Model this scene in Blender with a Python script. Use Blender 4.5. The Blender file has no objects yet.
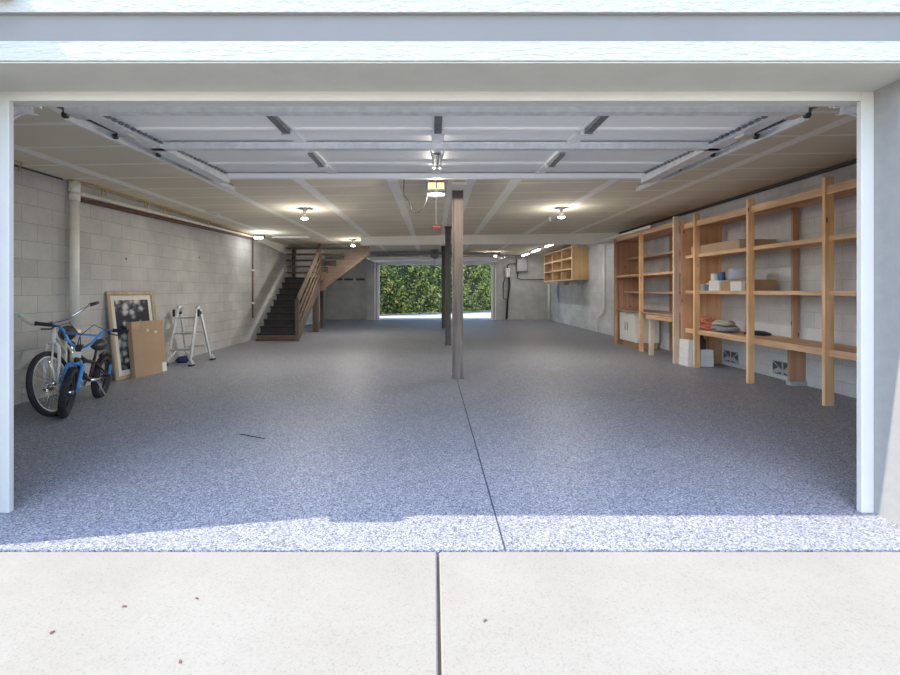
import bpy, bmesh, math, random
from mathutils import Vector, Matrix
random.seed(7)
PI = math.pi
SC = bpy.context.scene
COL = SC.collection

# ------------------------------------------------------------------ camera, sky, sun, exposure
cam_d = bpy.data.cameras.new('camera'); cam = bpy.data.objects.new('camera', cam_d); COL.objects.link(cam)
cam.location = (0, 0, 1.25); cam.rotation_euler = (PI/2, 0, 0)
cam_d.sensor_width = 36; cam_d.lens = 36*460/900
cam_d.shift_x = 16/900; cam_d.shift_y = -47.5/900
cam_d.clip_start = 0.05; cam_d.clip_end = 300
SC.camera = cam
W = bpy.data.worlds.new('world'); SC.world = W; W.use_nodes = True
wn = W.node_tree; wn.nodes.clear()
sky = wn.nodes.new('ShaderNodeTexSky'); sky.sky_type = 'NISHITA'; sky.sun_disc = False
sky.sun_elevation = math.radians(55); sky.sun_rotation = math.radians(200)
sky.air_density = 1.0; sky.dust_density = 0.6; sky.ozone_density = 1.6
bg = wn.nodes.new('ShaderNodeBackground'); bg.inputs['Strength'].default_value = 0.42
wo = wn.nodes.new('ShaderNodeOutputWorld')
wn.links.new(sky.outputs[0], bg.inputs[0]); wn.links.new(bg.outputs[0], wo.inputs[0])
sun_d = bpy.data.lights.new('sun', 'SUN'); sun = bpy.data.objects.new('sun', sun_d); COL.objects.link(sun)
sun_d.energy = 3.5; sun_d.color = (1.0, 0.93, 0.80); sun_d.angle = math.radians(0.5)
sun.rotation_euler = Vector((0.6825, 0.125, -1)).to_track_quat('-Z', 'Y').to_euler()
SC.view_settings.view_transform = 'Standard'; SC.view_settings.look = 'None'
SC.view_settings.exposure = 0.98; SC.view_settings.gamma = 1.0
try: SC.view_settings.use_curve_mapping = False
except Exception: pass
SC.cycles.max_bounces = 14; SC.cycles.diffuse_bounces = 10; SC.cycles.glossy_bounces = 4
SC.cycles.sample_clamp_indirect = 6.0
SC.cycles.use_denoising = True
LAMP = 1.1      # overall strength of the room's lamps and the added up-light

# ------------------------------------------------------------------ helpers
def tag(o, label=None, cat=None, group=None, kind=None):
    if label: o['label'] = label
    if cat: o['category'] = cat
    if group: o['group'] = group
    if kind: o['kind'] = kind
    return o

def thing(name, label, cat, loc=(0, 0, 0), group=None, mat=None):
    o = bpy.data.objects.new(name, None); COL.objects.link(o); o.empty_display_size = 0.1
    if mat is not None: o.matrix_world = mat
    else: o.location = loc
    o['loc0'] = list(loc) if mat is None else [0, 0, 0]
    o['islocal'] = 1 if mat is not None else 0
    return tag(o, label, cat, group)

class MB:
    def __init__(s): s.bm = bmesh.new(); s.smooth = False
    def box(s, x0, x1, y0, y1, z0, z1, bev=0.0, mat=None):
        vs = [s.bm.verts.new(v) for v in ((x0,y0,z0),(x1,y0,z0),(x1,y1,z0),(x0,y1,z0),(x0,y0,z1),(x1,y0,z1),(x1,y1,z1),(x0,y1,z1))]
        fs = [s.bm.faces.new([vs[i] for i in f]) for f in ((0,3,2,1),(4,5,6,7),(0,1,5,4),(1,2,6,5),(2,3,7,6),(3,0,4,7))]
        if bev > 0:
            es = list({e for f in fs for e in f.edges})
            r = bmesh.ops.bevel(s.bm, geom=es, offset=bev, segments=1, affect='EDGES', profile=0.7)
            vs = list({v for f in r['faces'] for v in f.verts} | {v for v in vs if v.is_valid})
        if mat is not None: bmesh.ops.transform(s.bm, matrix=mat, verts=[v for v in vs if v.is_valid])
        return s
    def beam(s, p0, p1, w, h, up=(0, 0, 1), bev=0.0):   # rectangular bar, w sideways, h along up
        p0 = Vector(p0); p1 = Vector(p1); d = p1-p0; L = d.length; d.normalize()
        u = Vector(up); sd = d.cross(u)
        if sd.length < 1e-4: sd = d.cross(Vector((1, 0, 0)))
        sd.normalize(); u = sd.cross(d).normalized()
        m = Matrix(((d.x, sd.x, u.x, p0.x), (d.y, sd.y, u.y, p0.y), (d.z, sd.z, u.z, p0.z), (0, 0, 0, 1)))
        return s.box(0, L, -w/2, w/2, -h/2, h/2, bev, m)
    def tube(s, pts, r, seg=8, closed=False, cap=True):
        pts = [Vector(p) for p in pts]; n = len(pts); rings = []; prev = None
        rr = r if isinstance(r, (list, tuple)) else [r]*n
        for i, p in enumerate(pts):
            if closed: t = pts[(i+1) % n]-pts[i-1]
            elif i == 0: t = pts[1]-p
            elif i == n-1: t = p-pts[i-1]
            else: t = (pts[i+1]-p).normalized()+(p-pts[i-1]).normalized()
            t.normalize()
            if prev is None:
                a = Vector((0, 0, 1)) if abs(t.z) < 0.9 else Vector((1, 0, 0))
                u = t.cross(a).normalized()
            else:
                u = (prev-t*prev.dot(t)).normalized()
            prev = u; v = t.cross(u)
            rings.append([s.bm.verts.new(p+(u*math.cos(2*PI*k/seg)+v*math.sin(2*PI*k/seg))*rr[i]) for k in range(seg)])
        for i in range(n if closed else n-1):
            a = rings[i]; b = rings[(i+1) % n]
            for k in range(seg):
                f = s.bm.faces.new((a[k], a[(k+1) % seg], b[(k+1) % seg], b[k])); f.smooth = seg > 5
        if cap and not closed:
            s.bm.faces.new(list(reversed(rings[0]))); s.bm.faces.new(rings[-1])
        return s
    def lathe(s, prof, c=(0, 0, 0), seg=20, axis='Z'):
        c = Vector(c); rings = []
        for r, h in prof:
            ring = []
            for k in range(seg):
                a = 2*PI*k/seg; x, y = r*math.cos(a), r*math.sin(a)
                p = Vector((x, y, h)) if axis == 'Z' else (Vector((h, x, y)) if axis == 'X' else Vector((y, h, x)))
                ring.append(s.bm.verts.new(c+p))
            rings.append(ring)
        for a, b in zip(rings, rings[1:]):
            for k in range(seg):
                f = s.bm.faces.new((a[k], a[(k+1) % seg], b[(k+1) % seg], b[k])); f.smooth = True
        if prof[0][0] > 1e-4: s.bm.faces.new(list(reversed(rings[0])))
        if prof[-1][0] > 1e-4: s.bm.faces.new(rings[-1])
        return s
    def prism(s, poly, a, ext):       # poly: list of 3-D points, extruded by vector ext
        ext = Vector(ext); v0 = [s.bm.verts.new(Vector(p)+Vector(a)) for p in poly]; v1 = [s.bm.verts.new(v.co+ext) for v in v0]
        n = len(poly); s.bm.faces.new(list(reversed(v0))); s.bm.faces.new(v1)
        for i in range(n): s.bm.faces.new((v0[i], v0[(i+1) % n], v1[(i+1) % n], v1[i]))
        return s
    def build(s, name, mat, parent=None, kind=None, origin=None, local=False, rootmat=None):
        bmesh.ops.recalc_face_normals(s.bm, faces=s.bm.faces[:])
        me = bpy.data.meshes.new(name)
        off = Vector((0, 0, 0))
        if parent is not None:
            if not (local or parent.get('islocal')): 
                off = Vector(parent['off']) if 'off' in parent else Vector(parent['loc0'])
        elif rootmat is None and kind != 'structure':
            co = [v.co for v in s.bm.verts]
            lo = [min(c[i] for c in co) for i in range(3)]; hi = [max(c[i] for c in co) for i in range(3)]
            off = Vector(((lo[0]+hi[0])/2, (lo[1]+hi[1])/2, lo[2]))
        if off.length > 0: bmesh.ops.translate(s.bm, vec=-off, verts=s.bm.verts[:])
        s.bm.to_mesh(me); s.bm.free()
        o = bpy.data.objects.new(name, me); COL.objects.link(o)
        if mat: me.materials.append(mat)
        if parent is not None:
            o.parent = parent
            o['off'] = list(off); o['islocal'] = 1 if (local or parent.get('islocal')) else 0
        elif rootmat is not None:
            o.matrix_world = rootmat; o['islocal'] = 1
        else:
            o.location = off; o['off'] = list(off); o['islocal'] = 0
        if kind: o['kind'] = kind
        return o
def B(*a, **k): return MB().box(*a, **k)

def copy_tree(o, parent=None):
    c = o.copy(); COL.objects.link(c); c.parent = parent
    for ch in list(o.children): copy_tree(ch, c)
    return c

# ------------------------------------------------------------------ materials
def new_mat(name, col=(.5, .5, .5), rough=.6, metal=0., spec=.5):
    m = bpy.data.materials.new(name); m.use_nodes = True; nt = m.node_tree
    b = nt.nodes['Principled BSDF']; b.inputs['Base Color'].default_value = (*col, 1)
    b.inputs['Roughness'].default_value = rough; b.inputs['Metallic'].default_value = metal
    b.inputs['Specular IOR Level'].default_value = spec
    return m, nt, b
def node(nt, t, **kw):
    n = nt.nodes.new(t)
    for k, v in kw.items(): setattr(n, k, v)
    return n
def ramp(nt, stops, interp='LINEAR'):
    r = node(nt, 'ShaderNodeValToRGB'); r.color_ramp.interpolation = interp
    el = r.color_ramp.elements
    while len(el) < len(stops): el.new(0.5)
    for e, (p, c) in zip(el, stops): e.position = p; e.color = (*c, 1) if len(c) == 3 else c
    return r
def coords(nt, scale=(1, 1, 1), rot=(0, 0, 0)):
    tc = node(nt, 'ShaderNodeTexCoord'); mp = node(nt, 'ShaderNodeMapping')
    mp.inputs['Scale'].default_value = scale; mp.inputs['Rotation'].default_value = rot
    nt.links.new(tc.outputs['Object'], mp.inputs[0]); return mp.outputs[0]
def noise(nt, vec, scale, detail=4, rough=.55):
    n = node(nt, 'ShaderNodeTexNoise'); n.inputs['Scale'].default_value = scale
    n.inputs['Detail'].default_value = detail; n.inputs['Roughness'].default_value = rough
    nt.links.new(vec, n.inputs['Vector']); return n.outputs['Fac']
def bump(nt, b, h, strength=.3, dist=.01):
    n = node(nt, 'ShaderNodeBump'); n.inputs['Strength'].default_value = strength; n.inputs['Distance'].default_value = dist
    nt.links.new(h, n.inputs['Height']); nt.links.new(n.outputs[0], b.inputs['Normal'])
def mix(nt, fac, a, b2, mode='MIX'):
    n = node(nt, 'ShaderNodeMix', data_type='RGBA', blend_type=mode)
    for sock, v in ((n.inputs[0], fac), (n.inputs[6], a), (n.inputs[7], b2)):
        if hasattr(v, 'is_linked') or hasattr(v, 'links'): nt.links.new(v, sock)
        elif isinstance(v, (int, float)): sock.default_value = v
        else: sock.default_value = (*v, 1)
    return n.outputs[2]
def math_(nt, op, a, b=None, c=None, clamp=False):
    n = node(nt, 'ShaderNodeMath', operation=op, use_clamp=clamp)
    for i, v in enumerate((a, b, c)):
        if v is None: continue
        if hasattr(v, 'links'): nt.links.new(v, n.inputs[i])
        else: n.inputs[i].default_value = v
    return n.outputs[0]

def plain(name, col, rough=.6, metal=0., var=.12, scale=8., bmp=0., spec=.5):
    m, nt, b = new_mat(name, col, rough, metal, spec)
    v = coords(nt); f = noise(nt, v, scale)
    r = ramp(nt, [(.3, tuple(c*(1-var) for c in col)), (.7, tuple(min(1, c*(1+var)) for c in col))])
    nt.links.new(f, r.inputs[0]); nt.links.new(r.outputs[0], b.inputs['Base Color'])
    if bmp: bump(nt, b, noise(nt, v, scale*8, 5), bmp, .003)
    return m

def wood(name, c1, c2, axis='Z', knots=True, rough=.65, dens=1.0):
    m, nt, b = new_mat(name, c1, rough)
    s = {'X': (1.2, 22, 22), 'Y': (22, 1.2, 22), 'Z': (22, 22, 1.2)}[axis]
    v = coords(nt, tuple(k*dens for k in s))
    n = node(nt, 'ShaderNodeTexNoise'); n.inputs['Scale'].default_value = 1; n.inputs['Detail'].default_value = 5; n.inputs['Distortion'].default_value = .6
    nt.links.new(v, n.inputs['Vector'])
    r = ramp(nt, [(.28, c1), (.5, tuple((a+c)/2 for a, c in zip(c1, c2))), (.72, c2)])
    nt.links.new(n.outputs['Fac'], r.inputs[0]); out = r.outputs[0]
    v2 = coords(nt, (1, 1, 1)); big = noise(nt, v2, 1.7, 2)
    r2 = ramp(nt, [(.3, (.82, .78, .74)), (.7, (1.1, 1.1, 1.1))]); nt.links.new(big, r2.inputs[0])
    out = mix(nt, 1.0, out, r2.outputs[0], 'MULTIPLY')
    if knots:
        s3 = {'X': (.35, 1, 1), 'Y': (1, .35, 1), 'Z': (1, 1, .35)}[axis]
        v3 = coords(nt, tuple(k*7 for k in s3)); vo = node(nt, 'ShaderNodeTexVoronoi'); vo.inputs['Scale'].default_value = 1
        nt.links.new(v3, vo.inputs['Vector'])
        r3 = ramp(nt, [(.0, (1, 1, 1)), (.06, (1, 1, 1)), (.10, (0, 0, 0))]); nt.links.new(vo.outputs['Distance'], r3.inputs[0])
        out = mix(nt, r3.outputs[0], out, tuple(c*.28 for c in c1))
    nt.links.new(out, b.inputs['Base Color']); bump(nt, b, n.outputs['Fac'], .25, .002)
    return m

def block(name, plane, base, tint, zoff=0.0, dirt=True):
    m, nt, b = new_mat(name, base, .85, spec=.25)
    tc = node(nt, 'ShaderNodeTexCoord'); sep = node(nt, 'ShaderNodeSeparateXYZ'); cmb = node(nt, 'ShaderNodeCombineXYZ')
    nt.links.new(tc.outputs['Object'], sep.inputs[0])
    nt.links.new(sep.outputs['Y' if plane == 'YZ' else 'X'], cmb.inputs[0])
    nt.links.new(math_(nt, 'ADD', sep.outputs['Z'], zoff), cmb.inputs[1])
    br = node(nt, 'ShaderNodeTexBrick'); br.offset = .5
    for k, v in (('Scale', 1), ('Brick Width', .406), ('Row Height', .203), ('Mortar Size', .0045), ('Mortar Smooth', .6), ('Bias', 0)):
        br.inputs[k].default_value = v
    br.inputs['Color1'].default_value = (*[c*.94 for c in base], 1); br.inputs['Color2'].default_value = (*[min(1, c*1.06) for c in base], 1)
    br.inputs['Mortar'].default_value = (*tint, 1)
    nt.links.new(cmb.outputs[0], br.inputs['Vector'])
    v = tc.outputs['Object']
    g = noise(nt, v, 1.1, 5, .6); rg = ramp(nt, [(.3, (.78, .78, .79)), (.7, (1.12, 1.12, 1.11))]); nt.links.new(g, rg.inputs[0])
    out = mix(nt, 1.0, br.outputs['Color'], rg.outputs[0], 'MULTIPLY')
    f = noise(nt, v, 60, 4, .7); rf = ramp(nt, [(.3, (.88, .88, .88)), (.7, (1.08, 1.08, 1.08))]); nt.links.new(f, rf.inputs[0])
    out = mix(nt, 1.0, out, rf.outputs[0], 'MULTIPLY')
    # dark pits and drill holes
    vo = node(nt, 'ShaderNodeTexVoronoi'); vo.inputs['Scale'].default_value = 1.6; nt.links.new(v, vo.inputs['Vector'])
    rv = ramp(nt, [(.0, (1, 1, 1)), (.025, (1, 1, 1)), (.035, (0, 0, 0))]); nt.links.new(vo.outputs['Distance'], rv.inputs[0])
    out = mix(nt, rv.outputs[0], out, (.07, .06, .06))
    nt.links.new(out, b.inputs['Base Color'])
    h = math_(nt, 'MULTIPLY', br.outputs['Fac'], -1.0); h2 = math_(nt, 'MULTIPLY_ADD', f, .35, h)
    bump(nt, b, h2, .5, .006)
    return m

# floor: flake epoxy
def floor_mat():
    m, nt, b = new_mat('epoxy_flake', (.5, .5, .5), .45, spec=.22)
    v = coords(nt)
    vo = node(nt, 'ShaderNodeTexVoronoi'); vo.inputs['Scale'].default_value = 150; nt.links.new(v, vo.inputs['Vector'])
    sp = node(nt, 'ShaderNodeSeparateColor'); nt.links.new(vo.outputs['Color'], sp.inputs[0])
    r = ramp(nt, [(.0, (.09, .094, .115)), (.14, (.165, .17, .20)), (.34, (.245, .25, .28)), (.62, (.315, .32, .347)), (.86, (.45, .455, .485))], 'CONSTANT')
    nt.links.new(sp.outputs[0], r.inputs[0])
    g = noise(nt, v, .9, 4, .6); rg = ramp(nt, [(.3, (.93, .93, .94)), (.7, (1.05, 1.05, 1.05))]); nt.links.new(g, rg.inputs[0])
    out = mix(nt, 1.0, r.outputs[0], rg.outputs[0], 'MULTIPLY')
    nt.links.new(out, b.inputs['Base Color'])
    bump(nt, b, sp.outputs[0], .12, .002)
    return m

def concrete(name, base, speck=.12, rough=.85):
    m, nt, b = new_mat(name, base, rough, spec=.2)
    v = coords(nt); f = noise(nt, v, 120, 3, .7); g = noise(nt, v, 1.4, 5, .6)
    r = ramp(nt, [(.30, tuple(c*(1-speck*1.9) for c in base)), (.45, base), (.7, tuple(min(1, c*(1+speck*.5)) for c in base))]); nt.links.new(f, r.inputs[0])
    rg = ramp(nt, [(.3, (.92, .91, .89)), (.65, (1.03, 1.03, 1.03))]); nt.links.new(g, rg.inputs[0])
    out = mix(nt, 1.0, r.outputs[0], rg.outputs[0], 'MULTIPLY')
    vo = node(nt, 'ShaderNodeTexVoronoi'); vo.inputs['Scale'].default_value = 5; nt.links.new(v, vo.inputs['Vector'])
    rv = ramp(nt, [(0, (1, 1, 1)), (.025, (.6, .6, .6)), (.05, (0, 0, 0))]); nt.links.new(vo.outputs['Distance'], rv.inputs[0])
    sp = node(nt, 'ShaderNodeSeparateColor'); nt.links.new(vo.outputs['Color'], sp.inputs[0])
    msk = math_(nt, 'MULTIPLY', rv.outputs[0], math_(nt, 'GREATER_THAN', sp.outputs[0], .55))
    out = mix(nt, math_(nt, 'MULTIPLY', msk, .6), out, (.30, .26, .20))
    nt.links.new(out, b.inputs['Base Color']); bump(nt, b, f, .4, .003)
    return m

# drywall ceiling with mudded joints
def ceiling_mat():
    m, nt, b = new_mat('taped_drywall', (.5, .45, .4), .9, spec=.15)
    tc = node(nt, 'ShaderNodeTexCoord'); sep = node(nt, 'ShaderNodeSeparateXYZ'); nt.links.new(tc.outputs['Object'], sep.inputs[0])
    v = tc.outputs['Object']
    wob = math_(nt, 'MULTIPLY_ADD', noise(nt, v, 6, 3), .03, -.015)
    wid = noise(nt, v, 2.2, 2)
    X = math_(nt, 'ADD', sep.outputs['X'], wob); Y = math_(nt, 'ADD', sep.outputs['Y'], wob)
    total = None
    for x in (-4.0, -2.86, -1.72, -.54, .22, .48, 1.08, 2.4, 3.6):
        d = math_(nt, 'ABSOLUTE', math_(nt, 'SUBTRACT', X, x))
        k = math_(nt, 'SUBTRACT', math_(nt, 'MULTIPLY_ADD', wid, .04, .055 if abs(x) > .3 else .03), d)
        k = math_(nt, 'MULTIPLY', k, 90, clamp=True)
        total = k if total is None else math_(nt, 'MAXIMUM', total, k)
    dy = math_(nt, 'PINGPONG', math_(nt, 'SUBTRACT', Y, 3.22), .302)
    ky = math_(nt, 'MULTIPLY', math_(nt, 'SUBTRACT', math_(nt, 'MULTIPLY_ADD', wid, .05, .006), dy), 70, clamp=True)
    total = math_(nt, 'MAXIMUM', total, math_(nt, 'MULTIPLY', ky, .8))
    g = noise(nt, v, .8, 3)
    r = ramp(nt, [(.3, (.76, .685, .54)), (.7, (.84, .765, .61))]); nt.links.new(g, r.inputs[0])
    out = mix(nt, total, r.outputs[0], (.98, .955, .87))
    nt.links.new(out, b.inputs['Base Color'])
    return m

M = {}
M['floor'] = floor_mat()
M['drive'] = concrete('driveway_concrete', (.275, .256, .222))
M['apron'] = concrete('far_concrete', (.46, .44, .40))
M['ceil'] = ceiling_mat()
M['wall_l'] = block('grey_block_left', 'YZ', (.56, .545, .52), (.40, .385, .37), .03)
M['wall_r'] = block('grey_block_right', 'YZ', (.66, .675, .69), (.52, .53, .54), .05)
M['wall_b'] = block('grey_block_back', 'XZ', (.55, .55, .54), (.46, .46, .455), .01)
M['white'] = plain('white_paint', (.80, .80, .80), .5, var=.03, scale=3)
M['trimw'] = plain('white_trim_paint', (.56, .54, .50), .45, var=.03, scale=3)
M['cream'] = plain('cream_drywall', (.90, .87, .81), .8, var=.04, scale=2)
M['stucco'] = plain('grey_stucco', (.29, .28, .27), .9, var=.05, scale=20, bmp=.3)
def brushed_white(name, col, s):
    m, nt, b = new_mat(name, col, .75, spec=.2); v = coords(nt, (s[0], s[1], s[2]))
    f = noise(nt, v, 1, 5, .65); bump(nt, b, f, 1.0, .016)
    r = ramp(nt, [(.3, tuple(c*.93 for c in col)), (.7, col)]); nt.links.new(f, r.inputs[0]); nt.links.new(r.outputs[0], b.inputs['Base Color']); return m
M['siding'] = brushed_white('rough_painted_siding', (.42, .41, .385), (14, 60, 40))
M['fascia'] = brushed_white('rough_painted_fascia', (.43, .42, .395), (10, 60, 45))
M['band_shade'] = plain('shaded_fascia_band', (.175, .165, .155), .8, var=.03, scale=3)  # fascia band below the siding, its shade put into a darker colour
M['soffit'] = plain('painted_soffit', (.54, .52, .45), .8, var=.04, scale=5)
M['steel'] = plain('galvanised_steel', (.80, .82, .84), .38, .45, var=.10, scale=14)
M['steel_d'] = plain('dark_steel', (.25, .26, .28), .45, .7, var=.3, scale=30)
M['alu'] = plain('brushed_aluminium', (.72, .72, .71), .32, .85, var=.08, scale=20)
M['doorw'] = plain('white_enamelled_door', (.95, .94, .92), .45, var=.015, scale=2)
M['seal'] = plain('white_vinyl_seal', (.85, .86, .86), .5, var=.02)
M['post'] = wood('weathered_post_steel', (.10, .08, .07), (.26, .215, .19), 'Z', False, .7)
M['postd'] = wood('dark_post_steel', (.05, .05, .055), (.11, .11, .11), 'Z', False, .7)
M['fir_z'] = wood('fir_stud', (.74, .42, .19), (.93, .63, .36), 'Z')
M['fir_y'] = wood('fir_plank_long', (.50, .30, .16), (.86, .58, .36), 'Y')
M['fir_x'] = wood('fir_plank_cross', (.45, .25, .12), (.68, .43, .23), 'X')
M['ply'] = wood('fir_plywood', (.60, .33, .17), (.82, .52, .32), 'Z', True, .7, .6)
M['ply_r'] = wood('reddish_plywood', (.33, .17, .11), (.48, .27, .19), 'Z', True, .7, .6)
M['fir_dz'] = wood('aged_stud', (.36, .20, .12), (.54, .33, .20), 'Z')
M['fir_dy'] = wood('aged_plank', (.34, .23, .17), (.55, .40, .31), 'Y')
M['pale_z'] = wood('pale_stud', (.62, .47, .34), (.80, .64, .49), 'Z')
M['pine'] = wood('pale_pine_ply', (.55, .36, .17), (.70, .49, .26), 'Z', False, .6, .5)
M['pine_edge'] = plain('pine_edging', (.72, .55, .36), .6)
M['stairw'] = wood('stair_lumber', (.095, .065, .045), (.19, .135, .095), 'Y', False)
M['stairz'] = wood('stair_post_lumber', (.07, .045, .035), (.14, .095, .07), 'Z', False)
M['stairx'] = wood('stair_cross_lumber', (.085, .058, .04), (.17, .12, .085), 'X', False)
M['tread'] = plain('dark_carpet_tread', (.018, .02, .026), .95, var=.3, scale=30)
M['riser'] = plain('dark_riser', (.03, .026, .026), .8, var=.3, scale=10)
M['redb'] = plain('dark_red_paint', (.09, .03, .028), .7)
M['pvc'] = plain('white_pipe', (.88, .85, .78), .4, var=.05, scale=10)
M['pvc_c'] = plain('cream_pipe', (.86, .79, .68), .4, var=.08, scale=10)
M['rust'] = plain('rusty_iron', (.16, .08, .06), .8, var=.4, scale=20)
M['gas'] = plain('yellow_gas_tube', (.55, .36, .10), .5, var=.15)
M['black'] = plain('black_rubber', (.02, .02, .022), .75, var=.2, scale=30)
M['blackp'] = plain('black_plastic', (.025, .025, .027), .4, var=.1)
M['blue'] = plain('bright_blue_enamel', (.05, .27, .62), .3, var=.06)
M['creamp'] = plain('ivory_enamel', (.74, .71, .66), .3, var=.04)
M['chrome'] = plain('chrome', (.75, .76, .78), .15, 1.0, var=.05)
M['mint'] = plain('mint_rubber', (.45, .75, .68), .6)
M['brownw'] = plain('dark_leather', (.035, .025, .025), .5)
M['card'] = plain('cardboard', (.40, .27, .165), .85, var=.05, scale=5)
M['card_l'] = plain('light_cardboard', (.48, .35, .24), .85, var=.05, scale=5)
M['tape'] = plain('packing_tape', (.46, .31, .19), .4, var=.03)
M['gold'] = wood('gilded_moulding', (.36, .27, .17), (.52, .42, .29), 'Z', False, .4)
M['matb'] = plain('ivory_matboard', (.72, .67, .58), .9, var=.02)
M['greyp'] = plain('grey_plastic_tub', (.40, .43, .48), .5, var=.04)
M['whitep'] = plain('white_box_card', (.74, .73, .71), .7, var=.05)
M['bluec'] = plain('blue_can', (.04, .13, .26), .45, var=.1)
M['elec'] = plain('grey_electrical_paint', (.33, .34, .35), .5, var=.04)
M['conduit'] = plain('dark_conduit', (.07, .07, .075), .6)
M['orange'] = plain('orange_red_netting', (.62, .20, .12), .8, var=.3, scale=30)
M['rope'] = plain('grey_cream_rope', (.42, .40, .33), .9, var=.25, scale=40)
M['rope2'] = plain('grey_rope', (.26, .27, .29), .9, var=.25, scale=40)
M['darkcloth'] = plain('dark_navy_fabric', (.02, .025, .09), .9, var=.3)
M['darkstuff'] = plain('charcoal_fabric', (.03, .03, .035), .9, var=.3)
M['red'] = plain('red_plastic', (.70, .06, .07), .4)
M['gap'] = plain('joint_dirt', (.22, .18, .14), .95)
M['crack'] = plain('dark_saw_cut', (.045, .05, .07), .95)
M['vent'] = plain('vent_block_paint', (.42, .43, .45), .8)
M['hole'] = plain('dark_vent_recess', (.10, .105, .12), .95)
M['cabw'] = plain('white_cabinet_panel', (.78, .77, .73), .5, var=.02)
M['bluewall'] = plain('pale_blue_board', (.45, .49, .55), .8, var=.08, scale=4)
def emit(name, col, s):
    m, nt, b = new_mat(name, col, .4); b.inputs['Emission Color'].default_value = (*col, 1); b.inputs['Emission Strength'].default_value = s; return m
M['bulb'] = emit('lit_bulb_lens', (1, .98, .94), 14)
M['tube'] = emit('lit_fluorescent_tube', (1, .98, .95), 5)
M['led'] = emit('lit_led_panel', (.95, .98, 1), 5)
M['lens'] = emit('lit_opener_lens', (1, .74, .36), .62)

# ------------------------------------------------------------------ the setting
XL, XR, YB, YF = -4.55, 4.87, 19.5, 2.70
def zc(x): return 2.68+.0155*x
S = 'structure'
B(XL-.2, XR+.2, 2.215, YB+.02, -.2, 0).build('floor', M['floor'], kind=S)
# saw-cut joint down the middle of the floor (a thin dark line)
MB().prism([(.338, 2.216, .0006), (.347, 2.216, .0006), (.326, 6.4, .0006), (.318, 6.4, .0006)], (0, 0, 0), (0, 0, .0006)).build('trim_1', M['crack'], kind=S)
# driveway slabs
B(-9, .013, -9, 2.208, -.2, -.004, bev=.006).build('driveway_slab', M['drive'], kind=S)
B(.025, 9, -9, 2.208, -.2, -.004, bev=.006).build('driveway_slab', M['drive'], kind=S)
B(-9, 9, -9, 2.214, -.4, -.03).build('driveway_base', M['gap'], kind=S)
B(-60, 60, -60, 60, -.6, -.41).build('ground', M['apron'], kind=S)
# ground beyond the far door
m = MB(); m.prism([(-14, YB+.02, -.3), (14, YB+.02, -.3), (14, 34, -.3), (-14, 34, -.3)], (0, 0, 0), (0, 0, .295)); m.build('ground', M['apron'], kind=S)
# side walls
B(XL-.2, XL, YF-.1, YB+.2, -.2, 2.9).build('wall_left', M['wall_l'], kind=S)
B(XR, XR+.2, YF-.1, YB+.2, -.2, 2.9).build('wall_right', M['wall_r'], kind=S)
# back wall around the far door
DX0, DX1, DZ = -2.33, 2.44, 2.33
m = MB(); m.box(XL, DX0, YB, YB+.2, -.2, 2.9); m.box(DX1, XR, YB, YB+.2, -.2, 2.9); m.box(DX0, DX1, YB, YB+.2, DZ, 2.9); m.build('wall_back', M['wall_b'], kind=S)
B(-2.84, -2.35, YB-.2, YB-.001, 0, zc(-2.5)).build('trim_2', M['wall_b'], kind=S)
B(2.46, 2.86, YB-.2, YB-.001, 0, zc(2.6)).build('trim_3', M['wall_b'], kind=S)
m = MB(); m.box(DX0-.05, DX0+.03, YB-.24, YB-.19, 0, DZ+.03); m.box(DX1-.03, DX1+.05, YB-.24, YB-.19, 0, DZ+.03); m.box(DX0-.05, DX1+.05, YB-.24, YB-.19, DZ-.03, DZ+.08); m.build('trim_4', M['white'], kind=S)
# ceiling, sloping slightly up to the right
m = MB(); m.prism([(XL-.2, 2.62, zc(XL-.2)), (XR+.2, 2.62, zc(XR+.2)), (XR+.2, YB+.2, zc(XR+.2)), (XL-.2, YB+.2, zc(XL-.2))], (0, 0, 0), (0, 0, .12)); m.build('ceiling', M['ceil'], kind=S)
B(-9, 9, 2.26, 20.2, 3.0, 3.1).build('roof_deck', M['soffit'], kind=S)
# drop beam across the room
m = MB(); m.prism([(-1.93, 12.1, 2.44), (XR, 12.1, 2.47), (XR, 12.1, zc(XR)), (-1.93, 12.1, zc(-1.93))], (0, 0, 0), (0, .22, 0)); m.build('ceiling_beam', M['cream'], kind=S)
# front wall (behind the trim), header
m = MB(); m.box(XL-.3, -2.50, 2.61, 2.70, -.02, 3.0); m.box(2.52, XR+.3, 2.61, 2.70, -.02, 3.0); m.box(-2.5, 2.52, 2.61, 2.70, 2.38, 3.0); m.build('wall_front', M['white'], kind=S)
# trim around the opening
TI, TO, TZ = -2.385, -2.47, 2.312
B(-2.475, -2.385, 2.58, 2.612, 0, 2.366, bev=.002).build('trim_5', M['trimw'], kind=S)
B(2.398, 2.468, 2.58, 2.612, 0, 2.366, bev=.002).build('trim_6', M['trimw'], kind=S)
B(-2.385, 2.398, 2.58, 2.612, 2.312, 2.366, bev=.002).build('trim_7', M['trimw'], kind=S)
B(-2.5, 2.52, 2.612, 2.66, 2.312, 2.39).build('trim_8', M['soffit'], kind=S)
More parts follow.
